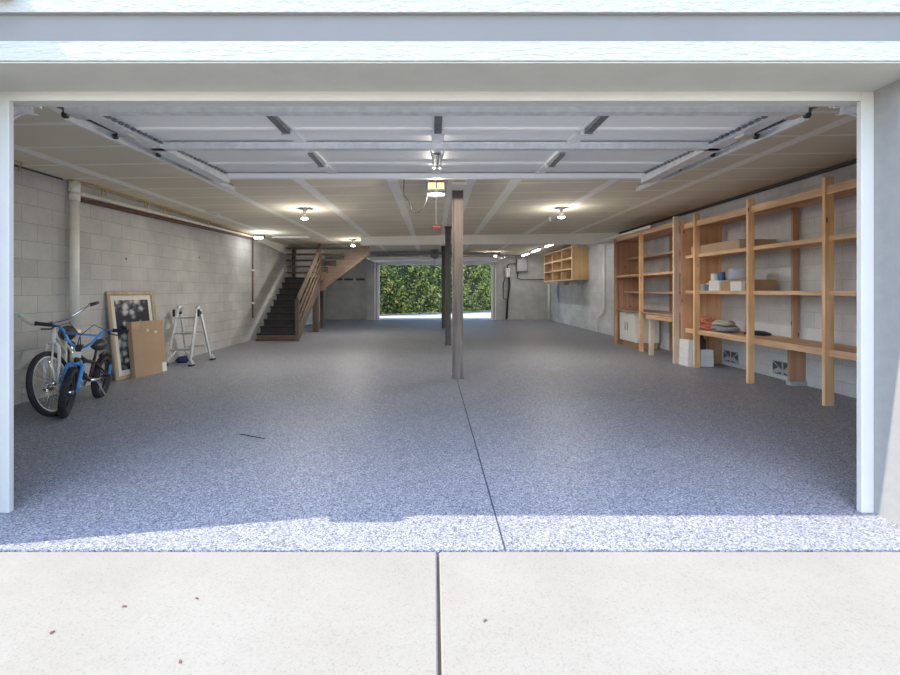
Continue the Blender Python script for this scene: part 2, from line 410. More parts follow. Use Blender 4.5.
# recess side walls with corner boards
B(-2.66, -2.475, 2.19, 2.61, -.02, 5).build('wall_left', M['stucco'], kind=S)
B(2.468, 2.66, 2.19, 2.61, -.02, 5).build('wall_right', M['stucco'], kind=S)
B(-9, -2.66, 2.25, 2.61, -.02, 5).build('wall_front', M['siding'], kind=S)
B(2.66, 9, 2.25, 2.61, -.02, 5).build('wall_front', M['siding'], kind=S)
B(-2.475, 2.468, 2.262, 2.62, 2.366, 2.386).build('soffit', M['soffit'], kind=S)
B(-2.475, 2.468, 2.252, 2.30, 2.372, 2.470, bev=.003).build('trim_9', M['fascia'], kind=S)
B(-2.475, 2.468, 2.256, 2.30, 2.470, 2.72).build('trim_15', M['band_shade'], kind=S)  # upper fascia, painted dark as the siding's shadow
B(-2.475, 2.468, 2.25, 2.61, 2.75, 5).build('wall_front', M['siding'], kind=S)
B(-2.475, 2.468, 2.235, 2.26, 2.60, 2.90, bev=.002).build('trim_10', M['siding'], kind=S)
B(-2.39, -2.04, 2.145, 2.24, 2.66, 2.75).build('shadow_block', M['fascia'], kind=S)  # unseen box, added to cast the small bump in the floor shadow

# white stair-well header and wall above the stairs
m = MB(); m.prism([(XL+.001, 11.9, 2.50), (XL+.001, 15.0, 2.28), (XL+.001, 15.0, zc(XL)), (XL+.001, 11.9, zc(XL))], (0, 0, 0), (.03, 0, 0)); m.build('trim_12', M['cream'], kind=S)
B(XL+.05, -3.62, 15.05, 15.13, 2.27, zc(XL)).build('trim_13', M['cream'], kind=S)
B(XL+.02, -3.80, 15.25, 15.3, 1.62, zc(XL)).build('wall_stair', M['white'], kind=S)

# ------------------------------------------------------------------ open garage door and its tracks
def dz(y): return 2.485+(y-3.0)*.04
DL, DR = -2.43, 2.46
gd = thing('garage_door', 'white sectional garage door rolled up open under the near ceiling', 'garage door', (0, 4.1, 2.4))
ys = [2.99, 3.59, 4.15, 4.71, 5.24]
for a, b_ in zip(ys, ys[1:]):
    m = MB(); m.prism([(DL, a+.004, dz(a)), (DL, b_-.004, dz(b_)), (DL, b_-.004, dz(b_)+.04), (DL, a+.004, dz(a)+.04)], (0, 0, 0), (DR-DL, 0, 0))
    # rolled stiffening lips at both edges of the section
    m.prism([(DL, a+.004, dz(a)-.018), (DL, a+.034, dz(a)-.018), (DL, a+.034, dz(a)+.001), (DL, a+.004, dz(a)+.001)], (0, 0, 0), (DR-DL, 0, 0))
    m.prism([(DL, b_-.034, dz(b_)-.018), (DL, b_-.004, dz(b_)-.018), (DL, b_-.004, dz(b_)+.001), (DL, b_-.034, dz(b_)+.001)], (0, 0, 0), (DR-DL, 0, 0))
    m.build('section', M['doorw'], gd)
for y in (3.06, 3.95, 5.19):      # hat-shaped struts
    z = dz(y)-.018
    w0, w1 = (DL-.005, DR+.005) if y < 5 else (DL+.08, DR-.10)
    poly = [(w0, y-.055, z), (w0, y-.03, z), (w0, y-.028, z-.045), (w0, y+.028, z-.045), (w0, y+.03, z), (w0, y+.055, z), (w0, y+.055, z-.004), (w0, y+.034, z-.004), (w0, y+.032, z-.05), (w0, y-.032, z-.05), (w0, y-.034, z-.004), (w0, y-.055, z-.004)]
    m = MB(); m.prism(poly, (0, 0, 0), (w1-w0, 0, 0)); o = m.build('strut', M['steel'] if y < 5 else M['doorw'], gd)
B(DL-.05, DR+.06, 2.945, 2.99, dz(2.95)-.03, dz(2.95)+.03, bev=.008).build('bottom_seal', M['seal'], gd)
for x in (-1.13, .03, 1.18):
    m = MB(); m.prism([(x-.045, 3.0, dz(3)-.024), (x-.045, 5.2, dz(5.2)-.024), (x-.045, 5.2, dz(5.2)), (x-.045, 3.0, dz(3))], (0, 0, 0), (.09, 0, 0)); st = m.build('stile', M['doorw'], gd)
    for y0, y1 in ((3.11, 3.53), (4.22, 4.64)):
        m = MB(); m.box(x-.028, x+.028, y0, y1, dz(y0)-.042, dz(y1)-.024)
        m.build('stile_web', M['steel_d'], st)
        m = MB(); m.box(x-.048, x+.048, y1-.01, y1+.06, dz(y1)-.05, dz(y1)-.022, bev=.004); m.tube([(x-.05, y1+.02, dz(y1)-.05), (x+.05, y1+.02, dz(y1)-.05)], .011, 8)
        m.build('hinge', M['steel'], st)
for sx, x in ((1, DL), (-1, DR)):
    m = MB(); m.box(min(x, x+sx*.12), max(x, x+sx*.12), 3.0, 5.2, dz(3)-.03, dz(5.2)+.002)
    es = m.build('end_stile', M['steel'], gd)
    for k, y in enumerate((3.1, 3.59, 4.15, 4.71, 5.16)):
        m = MB(); m.box(min(x-sx*.01, x+sx*.085), max(x-sx*.01, x+sx*.085), y-.05, y+.05, dz(y)-.075, dz(y)-.03, bev=.006)
        m.tube([(x+sx*.05, y, dz(y)-.06), (x-sx*.06, y, dz(y)-.06)], .007, 6); h = m.build('hinge', M['alu'], es)
        MB().lathe([(.0, -.012), (.022, -.012), (.022, .012), (0, .012)], (x-sx*.055, y, dz(y)-.06), 12, 'X').build('roller', M['blackp'], es)
    m = MB()
    y = 3.15
    while y < 5.1:
        m.box(min(x+sx*.122, x+sx*.145), max(x+sx*.122, x+sx*.145), y, y+.035, dz(y)-.034, dz(y)-.016); y += .07
    m.build('perforated_angle', M['steel_d'], es)

def channel(path, side):     # C-section track swept as two lips and a web
    m = MB(); 
    m.tube(path, .010, 6); P2 = [Vector(p)+Vector((0, 0, 0)) for p in path]
    return m
for nm, sx, x, xe, lab in (('door_track', 1, -2.60, -2.49, 'galvanised track along the left edge of the open garage door'),
                           ('door_track', -1, 2.63, 2.53, 'galvanised track along the right edge of the open garage door')):
    t = thing(nm, lab, 'garage door track', (x, 4.2, 0), 'tracks of the near garage door')
    # vertical leg + curve + horizontal leg, C section made of a web and two lips
    pts = [(x, 2.78, .02), (x, 2.78, 2.26)]
    for k in range(1, 9):
        a = k/8*PI/2; pts.append((x+(xe-x)*k/8*.6, 2.78+.15*(1-math.cos(a)), 2.26+.13*math.sin(a)))
    hz = [(xe, y, 2.425+(y-3.08)*.030) for y in (3.12, 4.0, 5.0, 5.78)]
    for part, path in (('vertical_track', pts), ('horizontal_track', hz)):
        m = MB()
        for p, q in zip(path, path[1:]):
            up = (0, 1, 0) if part == 'vertical_track' and q[2]-p[2] > .05 else (0, 0, 1)
            p_, q_ = Vector(p), Vector(q)
            m.beam(p_+Vector((-sx*.016, 0, 0)), q_+Vector((-sx*.016, 0, 0)), .005, .055, up)
            d = (q_-p_).normalized(); n = d.cross(Vector((1, 0, 0))).normalized()
            for s_ in (-1, 1): m.beam(p_+n*.026*s_, q_+n*.026*s_, .032, .005, n)
        tr = m.build(part, M['steel'], t)
        if part == 'horizontal_track':
            m = MB(); m.beam((xe-sx*.03, 3.12, 2.475), (xe-sx*.03, 5.78, 2.555), .004, .03); m.beam((xe-sx*.05, 3.12, 2.49), (xe-sx*.05, 5.78, 2.57), .04, .004); m.build('support_angle', M['steel_d'], t)
            for y in (3.4, 5.6): MB().beam((xe-sx*.05, y, 2.48), (xe-sx*.05, y, zc(xe)), .03, .004, (1, 0, 0)).build('hanger', M['steel'], t)
# perforated flag angles at the upper corners
for x0, x1, lab in ((-2.62, -2.44, 'perforated white flag angle at the upper left corner of the opening'), (2.46, 2.64, 'perforated white flag angle at the upper right corner of the opening')):
    m = MB(); z = 2.405
    m.box(x0, x1, 2.86, 2.88, z, z+.035)
    k = 0; x = x0+.01
    while x < x1-.01: m.box(x, x+.018, 2.862, 2.878, z-.016-.006*(k % 2), z+.001); x += .028; k += 1
    tag(m.build('flag_bracket', M['seal']), lab, 'bracket', 'flag brackets of the door track')

# garage door opener
op = thing('garage_door_opener', 'ceiling mounted garage door opener with a lit yellow lens', 'garage door opener', (.025, 5.95, 2.42))
B(-.10, .15, 5.72, 6.02, 2.46, 2.60, bev=.012).build('housing', M['steel_d'], op)
m = MB(); m.box(-.075, .125, 5.705, 5.725, 2.505, 2.585, bev=.006); ln = m.build('light_lens', M['lens'], op)
for x in (-.08, .13): MB().beam((x, 5.85, 2.6), (x, 5.85, zc(x)), .025, .004, (0, 1, 0)).build('hanger', M['steel'], op)
m = MB(); m.box(.005, .045, 2.72, 5.72, 2.615, 2.64); m.build('rail', M['steel'], op)
m = MB(); m.tube([(.03, 5.25, 2.60), (.03, 5.27, 2.50), (.03, 5.28, 2.42)], .007, 6); m.build('trolley_arm', M['steel_d'], op)
m = MB(); m.tube([(.025, 5.38, 2.61), (.025, 5.40, 2.20), (.025, 5.40, 1.99)], .004, 6); cd = m.build('release_cord', M['seal'], op)
m = MB(); m.tube([(-.03, 5.40, 1.985), (.08, 5.40, 1.985)], .012, 8); m.tube([(.025, 5.40, 1.985), (.025, 5.40, 2.02)], .01, 8); m.build('release_handle', M['red'], cd)
pts = [(-.38, 5.86, zc(-.38)-.005), (-.385, 5.86, 2.52), (-.375, 5.86, 2.45), (-.32, 5.86, 2.38), (-.29, 5.86, 2.29), (-.26, 5.86, 2.24), (-.20, 5.86, 2.245), (-.14, 5.86, 2.30), (-.10, 5.86, 2.38), (-.085, 5.86, 2.47)]
MB().tube(pts, .006, 6).build('power_cord', M['blackp'], op)

# ------------------------------------------------------------------ steel posts
for i, (x, y, w, mt, lab) in enumerate(((.335, 6.53, .15, 'post', 'tall brown steel column in the middle of the floor, nearest of three'),
                                    (.318, 10.45, .125, 'postd', 'dark steel column standing behind the nearest brown one'),
                                    (.31, 15.1, .125, 'postd', 'dark steel column farthest back, close to the hedge opening'))):
    t = thing('steel_column', lab, 'column', (x, y, 0), 'steel columns in a row')
    z1 = zc(x); d = w
    m = MB(); e = .012
    m.box(x-w/2, x-w/2+e, y-d/2, y+d/2, .012, z1-.03); m.box(x+w/2-e, x+w/2, y-d/2, y+d/2, .012, z1-.03); m.box(x-w/2+e, x+w/2-e, y-.006-.03, y+.006-.03, .012, z1-.03)
    m.build('shaft', M[mt], t)
    B(x-w/2-.01, x+w/2+.01, y-d/2-.01, y+d/2+.01, 0, .012).build('base_plate', M[mt], t)
    B(x-w/2-.02, x+w/2+.02, y-d/2-.02, y+d/2+.02, z1-.03, z1-.001).build('cap_plate', M['cream'] if i == 0 else M['postd'], t)
B(.24, .44, 6.1, 6.44, zc(.3)-.035, zc(.3)-.001).build('trim_14', M['cream'], kind=S)

# ------------------------------------------------------------------ lamps
def lamp(loc, energy, size, col=(1, .95, .88), shape='DISK', rot=(0, 0, 0), sy=None):
    d = bpy.data.lights.new('lamp_light', 'AREA'); d.energy = energy*LAMP; d.shape = shape; d.size = size; d.color = col
    if sy: d.size_y = sy
    o = bpy.data.objects.new('lamp_light', d); COL.objects.link(o); o.location = loc; o.rotation_euler = rot; return o
def point(loc, energy, r=.05, col=(1, .95, .88)):
    d = bpy.data.lights.new('lamp_light', 'POINT'); d.energy = energy*LAMP; d.shadow_soft_size = r; d.color = col
    o = bpy.data.objects.new('lamp_light', d); COL.objects.link(o); o.location = loc; return o
BW = 38
for x, y, lab, e in ((-2.22, 7.9, 'lit flood bulb in the left half of the ceiling, nearest the door', BW), (2.27, 8.2, 'lit flood bulb in the right half of the ceiling', BW),
                  (-2.24, 12.7, 'lit flood bulb over the top of the stairs', BW), (-2.35, 17.6, 'bright bulb at the far left end of the far door', 9), (2.35, 17.6, 'bright bulb at the far right end of the far door', 6)):
    z = zc(x); t = thing('ceiling_bulb', lab, 'ceiling light', (x, y, z-.18), 'bare ceiling bulbs')
    MB().lathe([(.055, 0), (.055, -.015), (.03, -.03), (.022, -.05), (.022, -.085)][::-1], (x, y, z-.001), 18).build('socket', M['whitep'], t)
    MB().lathe([(.022, -.085), (.03, -.10), (.060, -.155), (.066, -.17)][::-1], (x, y, z-.001), 20).build('reflector_bulb', M['whitep'], t)
    MB().lathe([(.0, -.19), (.04, -.186), (.062, -.172)], (x, y, z-.001), 20).build('bulb_lens', M['bulb'], t)
    lamp((x, y, z-.20), e*.45, .12); point((x, y, z-.29), e*.17, .03)  # point is up-light added for the ceiling; the flood bulbs shine downward
for y, lab in ((18.45, 'fluorescent strip light farthest back along the right wall'), (16.55, 'fluorescent strip light above the far end of the cubby'), (14.5, 'fluorescent strip light beside the wall cubby'), (12.75, 'fluorescent strip light just behind the white beam')):
    x = 3.66; z = zc(x); t = thing('strip_light', lab, 'fluorescent light', (x, y, z-.1), 'fluorescent strips by the right wall')
    B(x-.055, x+.055, y-.62, y+.62, z-.06, z-.003, bev=.006).build('fixture_body', M['whitep'], t)
    MB().tube([(x-.025, y-.58, z-.08), (x-.025, y+.58, z-.08)], .016, 8).build('tube', M['tube'], t)
    MB().tube([(x+.025, y-.58, z-.08), (x+.025, y+.58, z-.08)], .016, 8).build('tube', M['tube'], t)
    lamp((x, y, z-.11), 3, .1, (1, .97, .93), 'RECTANGLE', (0, 0, 0), 1.15)
t = thing('flood_light', 'twin headed floodlight high on the left wall over the conduit', 'floodlight', (-4.3, 11.35, 2.5))
B(-4.42, -4.2, 11.35, 11.45, 2.545, zc(-4.3)-.005, bev=.01).build('housing', M['blackp'], t)
for x in (-4.37, -4.25):
    o = MB().box(-.055, .055, -.02, .03, -.035, .035, bev=.008, mat=Matrix.Translation((x, 11.31, 2.545)) @ Matrix.Rotation(.6, 4, 'X')).build('lamp_head', M['whitep'], t)
    MB().box(-.045, .045, -.026, -.021, -.028, .028, mat=Matrix.Translation((x, 11.31, 2.545)) @ Matrix.Rotation(.6, 4, 'X')).build('led_panel', M['led'], o)
point((-4.0, 10.9, 2.35), 5, .05, (.95, .98, 1))
B(-4.15, -3.2, 11.75, 11.83, zc(-3.6)-.045, zc(-3.2)-.005).build('strip_bracket', M['whitep'])
tag(bpy.data.objects['strip_bracket'], 'thin white strip on the ceiling right of the floodlight', 'bracket')
tag(B(-3.98, -3.85, 8.0, 8.3, zc(-3.9)-.02, zc(-3.9)-.001, bev=.004).build('junction_cover', M['whitep']), 'small white cover plate on the left ceiling tape line', 'cover plate')
tag(MB().lathe([(.0, 0), (.015, .0), (.015, .06), (.03, .065), (.03, .07)], (2.27, 9.0, zc(2.2)-.12), 8).build('ceiling_hook', M['whitep']), 'small white hook hanging behind the right flood bulb', 'hook')

point((.025, 5.80, 2.43), 20, .012, (1, .92, .78))
# ------------------------------------------------------------------ pipes on the left wall
t = thing('drain_pipe', 'thick white vertical drain pipe on the left wall behind the bicycles', 'pipe', (-4.47, 5.72, .68))
MB().tube([(-4.47, 5.72, .74), (-4.47, 5.72, 2.50)], .050, 16).build('pipe_body', M['pvc'], t)
MB().lathe([(.060, 0), (.060, .08), (.052, .09)], (-4.47, 5.72, 2.36), 16).build('coupling', M['pvc'], t)
MB().lathe([(.052, 0), (.060, .01), (.060, .14)], (-4.47, 5.72, 2.465), 16).build('coupling', M['pvc'], t)
MB().lathe([(.066, 0), (.066, .09), (.056, .10)], (-4.47, 5.72, .66), 16).build('coupling', M['pvc'], t)
tag(MB().tube([(-4.47, 5.80, 2.465), (-4.47, 8, 2.50), (-4.46, 10, 2.535), (-4.46, 11.3, 2.56)], .026, 8).build('water_pipe', M['pvc_c']), 'slim cream pipe running along the top of the left wall', 'pipe')
tag(MB().tube([(-4.50, 5.83, 2.40), (-4.50, 8, 2.445), (-4.50, 11.4, 2.52)], .028, 8).build('iron_pipe', M['rust']), 'rusty brown pipe running just below the cream one', 'pipe')
tag(MB().tube([(-4.46, 5.62, zc(-4.5)-.012), (-4.38, 5.9, zc(-4.4)-.012), (-4.40, 7.0, zc(-4.4)-.012), (-4.41, 9.6, zc(-4.4)-.016), (-4.42, 11.3, zc(-4.4)-.02)], .010, 6).build('gas_tube', M['gas']), 'yellow tube running where the left wall meets the ceiling', 'gas tube')
for k, (y, lab) in enumerate(((4.86, 'yellow strap loop at the top of the left wall, before the drain pipe'), (6.15, 'yellow strap loop just past the white drain pipe'), (7.05, 'yellow strap loop above the cream pipe hanger'), (7.55, 'yellow strap loop over the left wall, fourth from the door'), (9.0, 'yellow strap loop farthest along the left wall'))):
    z = zc(-4.42)-.003; m = MB()
    m.tube([(-4.40, y-.05, z), (-4.42, y-.035, z-.09), (-4.42, y+.035, z-.09), (-4.40, y+.05, z)], .008, 6, closed=True)
    tag(m.build('pipe_strap', M['gas']), lab, 'pipe strap', 'yellow pipe straps')
for y, lab in ((7.15, 'white hanger holding the cream pipe, nearest the door'), (9.1, 'white hanger holding the cream pipe, farther in')):
    z = 2.487+(y-7.15)*.018
    tag(MB().beam((-4.46, y, z+.026), (-4.44, y, zc(-4.44)), .03, .008, (0, 1, 0)).build('pipe_hanger', M['pvc']), lab, 'pipe hanger', 'white pipe hangers')
tag(MB().tube([(XL, 4.0, 2.600), (XL+.012, 4.01, 2.600), (XL+.012, 5.62, 2.600)], .010, 6).build('dark_cable', M['conduit']), 'thin dark cable along the top edge of the left wall', 'cable')
t = thing('wall_conduit', 'thin rust brown vertical conduit on the left wall with white clips', 'conduit', (-4.53, 11.5, .2))
MB().tube([(-4.53, 11.5, .55), (-4.53, 11.5, 2.56)], .018, 8).build('conduit_pipe', M['rust'], t)
for z in (.9, 1.72): B(-4.55, -4.50, 11.44, 11.56, z, z+.045, bev=.005).build('clip', M['whitep'], t)
# right wall pipes
tag(MB().tube([(4.83, 2.8, zc(4.83)-.03), (4.83, 12.0, zc(4.83)-.03)], .024, 8).build('dark_ceiling_pipe', M['conduit']), 'black pipe running along the top edge of the right wall', 'pipe')
tag(MB().tube([(4.82, 13.05, zc(4.8)-.1), (4.82, 13.05, .74), (4.82, 13.14, .62), (4.82, 13.52, .46), (4.82, 13.62, .34), (4.82, 13.62, .02)], .032, 10).build('white_drain', M['pvc']), 'white pipe with a bend low down on the right wall past the shelves', 'pipe')
tag(MB().tube([(4.79, 19.15, .02), (4.79, 19.15, 1.5)], .06, 10).build('corner_pipe', M['pvc']), 'white vertical pipe in the far right corner', 'pipe')

# ------------------------------------------------------------------ stairs on the left
st = thing('staircase', 'dark carpeted wooden staircase with slatted railing along the left wall', 'staircase', (-3.9, 11.3, 0))
X0, X1 = -4.36, -3.40
n = 10; rise = .160; run = .235; Y0 = 11.3
B(X0-.02, X1+.03, Y0-.02, Y0+run, 0, .04).build('base', M['redb'], st)
for i in range(n):
    y = Y0+i*run; z = .02+(i+1)*rise
    o = B(X0, X1, y-.02, y+run+.02, z-.035, z, bev=.006).build('tread', M['tread'], st)
    B(X0+.01, X1-.01, y, y+.02, z-rise-.02 if i else .04, z-.035).build('riser', M['stairx'] if i == 0 else M['riser'], st)
for x in (X1,):
    m = MB(); m.prism([(x, Y0+.06, 0.04), (x, Y0+.30, 0.04), (x, Y0+n*run+.02, 1.36), (x, Y0+n*run+.02, 1.58), (x, Y0+n*run-.10, 1.58), (x, Y0+.02, .17)], (0, 0, 0), (.035, 0, 0)); m.build('stringer', M['stairz'], st)
B(X0, X1+.1, Y0+n*run, 15.0, 1.52, 1.62).build('landing', M['stairx'], st)
# railing
r = MB().box(X1+.0, X1+.09, Y0-.06, Y0+.03, 0, 1.02, bev=.004).build('newel_post', M['stairz'], st)
MB().box(X1-.01, X1+.08, 13.45, 13.54, 1.62, zc(-3.4)-.01, bev=.004).build('newel_post', M['stairz'], st)
MB().beam((X1+.07, Y0-.06, 1.0), (X1+.07, 13.5, 2.50), .035, .19, (0, 0, 1), .004).build('hand_rail', M['stairw'], st)
for k, (z, w) in enumerate(((.70, .075), (.48, .075), (.27, .075))):
    MB().beam((X1+.06, Y0, z), (X1+.06, 13.5, z+1.5), .03, w, (0, 0, 1), .003).build('rail', M['stairw'], st)
# posts under the landing
B(-3.60, -3.44, 13.62, 13.76, 0, 1.5).build('post', M['stairz'], st)
B(-3.73, -3.63, 15.05, 15.14, 0, 1.36).build('post', M['stairz'], st)
B(-3.66, -3.44, 14.5, 14.6, 1.25, 1.42).build('beam_end', M['pale_z'], st)
# upper flight going to the right, saw-tooth stringer in front
YU = 13.78
nt_ = 6; xs = -3.42; zs = 1.62; ur = .185; uu = .245
poly = [(xs, YU, 1.24), (xs-.0, YU, 1.62)]
for i in range(nt_):
    poly.append((xs+i*uu, YU, zs+(i+1)*ur-.05)); poly.append((xs+(i+1)*uu, YU, zs+(i+1)*ur-.05))
poly.append((xs+nt_*uu, YU, 1.24+nt_*ur))
poly2 = [(p[0], p[1], min(p[2], zc(-2)-.002)) for p in poly]
m = MB(); m.prism(poly2, (0, 0, 0), (0, .04, 0)); m.build('stringer', M['stairx'], st)
m = MB(); m.beam((xs+.02, YU-.02, 1.24), (xs+nt_*uu, YU-.02, 1.26+nt_*ur*.98), .03, .09, (0, 0, 1)); m.build('stringer_cleat', M['stairx'], st)
for i in range(5):
    z = zs+(i+1)*ur; x1 = xs+(i+1)*uu+.02
    # open treads of the upper flight seen as long boards reaching back to the wall side
    B(XL+.10, x1, YU+.05, YU+.33, z-.05, z-.01).build('tread', M['stairx'], st)
B(XL+.08, XL+.17, 14.45, 14.55, 1.55, zc(XL)-.01).build('post', M['stairz'], st)

# ------------------------------------------------------------------ far wall details
for i, x0 in enumerate((-4.26, -3.80, -3.30)):
    m = MB(); m.box(x0, x0+.37, YB-.012, YB-.002, 1.655, 1.745)
    tag(m.build('wall_vent', M['hole']), ['leftmost of three dark slots in the far left wall', 'middle of three dark slots in the far left wall', 'rightmost of three dark slots in the far left wall'][i], 'vent', 'dark vent slots')
t = thing('electrical_panel', 'grey electrical box high on the far wall right of the hedge', 'electrical panel', (3.72, 19.4, 1.95))
B(3.48, 3.94, 19.36, 19.498, 2.02, 2.58, bev=.01).build('cabinet', M['elec'], t); B(3.50, 3.92, 19.34, 19.36, 2.04, 2.56, bev=.006).build('cover', M['elec'], t)
MB().tube([(3.54, 19.45, 2.02), (3.54, 19.45, 1.75), (3.70, 19.45, 1.70), (4.72, 19.45, 1.70)], .02, 6).build('conduit', M['conduit'], t)
t = thing('charger_box', 'white wall box with dark hanging cables beside the hedge opening', 'wall box', (3.15, 19.4, 1.7))
B(3.0, 3.2, 19.40, 19.498, 1.78, 2.18, bev=.03).build('cover', M['whitep'], t)
MB().tube([(3.10, 19.42, 2.18), (3.12, 19.42, 2.32), (3.22, 19.42, 2.36), (3.48, 19.42, 2.36)], .018, 6).build('conduit', M['conduit'], t)
MB().tube([(3.17, 19.42, 1.8), (3.19, 19.42, 1.4), (3.12, 19.42, .9), (3.06, 19.40, .02)], .04, 6).build('cable', M['blackp'], t)
MB().tube([(3.02, 19.45, 1.8), (2.93, 19.45, 1.5), (2.93, 19.45, .9), (3.08, 19.45, .85)], .02, 6).build('cable', M['conduit'], t)
tag(B(4.83, 4.868, 17.9, 19.0, .16, 1.52).build('wall_board', M['bluewall']), 'pale blue board on the right wall below the cubby', 'board')
t = thing('wall_tool', 'dark tool hanging on the right wall below the cubby', 'tool', (4.8, 18.1, 1.0))
MB().tube([(4.82, 18.0, 1.4), (4.82, 18.0, 1.2), (4.82, 17.85, .9)], .012, 6).build('handle', M['conduit'], t)
B(4.80, 4.84, 17.9, 18.25, 1.12, 1.3, bev=.01).build('body', M['elec'], t)
# far overhead door
t = thing('garage_door', 'far garage door rolled up open above the hedge opening', 'garage door', (0, 18.2, 2.35))
for a, b_ in ((16.95, 17.5), (17.52, 18.07), (18.09, 18.64), (18.66, 19.18)):
    z = 2.42; B(-2.40, 2.50, a, b_, z, z+.05, bev=.006).build('section', M['doorw'], t)
B(-2.38, 2.48, 16.9, 16.94, 2.36, 2.47).build('strut', M['doorw'], t)
B(-2.38, 2.48, 18.4, 18.46, 2.36, 2.42).build('strut', M['doorw'], t)
for lab, x in (('left track of the far garage door', -2.47), ('right track of the far garage door', 2.57)):
    m = MB(); m.beam((x, 16.6, 2.43), (x, 19.0, 2.43), .05, .05); m.tube([(x, 19.0, 2.43), (x, 19.15, 2.38), (x, 19.22, 2.2)], .025, 6); m.box(x-.02, x+.02, 19.2, 19.25, 0, 2.2)
    tag(m.build('door_track', M['steel']), lab, 'garage door track')
t = thing('garage_door_opener', 'dark round opener motor hanging before the far garage door', 'garage door opener', (.05, 16.5, 2.4))
MB().lathe([(.0, -.14), (.13, -.14), (.15, -.10), (.15, .10), (.13, .14), (0, .14)], (.03, 16.3, 2.50), 20, 'Y').build('motor_housing', M['steel_d'], t)
MB().tube([(.03, 16.3, 2.35), (.03, 16.3, 2.2)], .008, 6).build('release_cord', M['steel_d'], t); B(-.1, .16, 16.2, 16.24, 2.64, zc(0)-.002).build('bracket', M['steel_d'], t)
tag(B(-2.3, 2.4, 16.7, 16.8, 2.545, 2.62).build('spring_shaft', M['steel_d']), 'dark shaft across the ceiling in front of the far door', 'spring shaft')

# hedge behind the far door
def leaf_mat():
    m, nt, b = new_mat('hedge_leaf', (.1, .2, .03), .55)
    oi = node(nt, 'ShaderNodeTexCoord'); f = node(nt, 'ShaderNodeTexVoronoi'); f.inputs['Scale'].default_value = 7
    nt.links.new(oi.outputs['Object'], f.inputs['Vector']); sp = node(nt, 'ShaderNodeSeparateColor'); nt.links.new(f.outputs['Color'], sp.inputs[0])
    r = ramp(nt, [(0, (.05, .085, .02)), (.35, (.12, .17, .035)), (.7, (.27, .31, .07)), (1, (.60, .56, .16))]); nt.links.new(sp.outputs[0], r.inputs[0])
    nt.links.new(r.outputs[0], b.inputs['Base Color']); b.inputs['Subsurface Weight'].default_value = 0
    return m
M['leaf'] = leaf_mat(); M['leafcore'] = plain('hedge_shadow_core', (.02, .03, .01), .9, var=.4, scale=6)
h0, h1 = Vector((-3.2, 22.2, 0)), Vector((3.9, 27.2, 0)); hd = (h1-h0); hl = hd.length; hd.normalize(); hn = Vector((hd.y, -hd.x, 0))
h = thing('hedge', 'dense green leafy hedge seen through the far door', 'hedge', (h0.x/2+h1.x/2, h0.y/2+h1.y/2, 0))
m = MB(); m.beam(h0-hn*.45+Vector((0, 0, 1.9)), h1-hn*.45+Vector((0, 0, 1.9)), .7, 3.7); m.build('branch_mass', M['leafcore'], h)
m = MB(); rnd = random.Random(3)
for k in range(15000):
    s = rnd.uniform(0, hl); z = rnd.uniform(.05, 3.8)
    bulge = .10*math.sin(s*3.1+z*2)+.08*math.sin(s*7.3-z*4.1)
    p = h0+hd*s+hn*(bulge+rnd.uniform(-.14, .10))+Vector((0, 0, z))
    a = Vector((rnd.uniform(-1, 1), rnd.uniform(-1, 1), rnd.uniform(-.6, 1))).normalized(); c = a.cross(Vector((rnd.uniform(-1, 1), rnd.uniform(-1, 1), rnd.uniform(-1, 1)))).normalized()
    L = rnd.uniform(.045, .085); wv = L*.5
    vs = [m.bm.verts.new(q) for q in (p-a*L, p+c*wv, p+a*L, p-c*wv)]; m.bm.faces.new(vs)
o = m.build('foliage', M['leaf'], h); o['kind'] = 'stuff'

# ------------------------------------------------------------------ shelving on the right
XF = 4.24
def stud(x0, x1, y0, y1, z0, z1, name, mt, par, bev=.004): return B(x0, x1, y0, y1, z0, z1, bev=bev).build(name, M[mt], par)
su = thing('shelving_unit', 'large open fir shelving unit nearest the door along the right wall', 'shelving unit', (4.5, 5.5, 0), 'wooden shelving units on the right wall')
for x0, x1, y, mt in ((4.07, 4.165, 7.83, 'pale_z'), (4.19, 4.28, 7.42, 'fir_z'), (4.185, 4.275, 6.15, 'fir_z'), (4.205, 4.31, 4.97, 'fir_z'), (4.2, 4.29, 3.3, 'fir_z')):
    stud(x0, x1, y-.02, y+.02, 0, 2.47 if mt == 'fir_z' else 2.50, 'post', mt, su)
for y in (6.12, 3.6): stud(4.76, 4.85, y-.02, y+.02, .60, 2.36, 'rear_post', 'fir_dz', su)
stud(4.66, 4.87, 6.02, 6.07, .05, .55, 'rear_leg', 'fir_dz', su); B(4.66, 4.87, 6.0, 6.09, 0, .05).build('foot_block', M['vent'], su)
stud(4.62, 4.82, 7.735, 7.775, 0, .55, 'rear_leg', 'fir_dz', su)
B(4.18, 4.86, 7.78, 7.80, .0, 2.40).build('end_panel', M['ply'], su)
for z, th, xb in ((2.37, .09, 4.86), (1.83, .05, 4.80), (1.24, .05, 4.80), (.61, .075, 4.84)):
    xf = XF-.02 if z != 2.37 else XF-.04
    B(xf+.03, xf+.06, 3.0, 7.78, z-th, z).build('shelf_edge', M['fir_y'], su)
    B(xf+.06, xb, 3.0, 7.78, z-.028, z-.004).build('shelf', M['fir_y'], su)
fu = thing('shelving_unit', 'farther wooden shelving unit with the white cupboard, past the tall plywood end', 'shelving unit', (4.5, 9.3, 0), 'wooden shelving units on the right wall')
stud(4.17, 4.25, 10.63, 10.67, 0, 2.43, 'post', 'fir_dz', fu); stud(4.17, 4.25, 9.33, 9.37, 0, 2.43, 'post', 'fir_z', fu)
stud(4.76, 4.85, 9.28, 9.32, 0, 2.36, 'rear_post', 'fir_dz', fu)
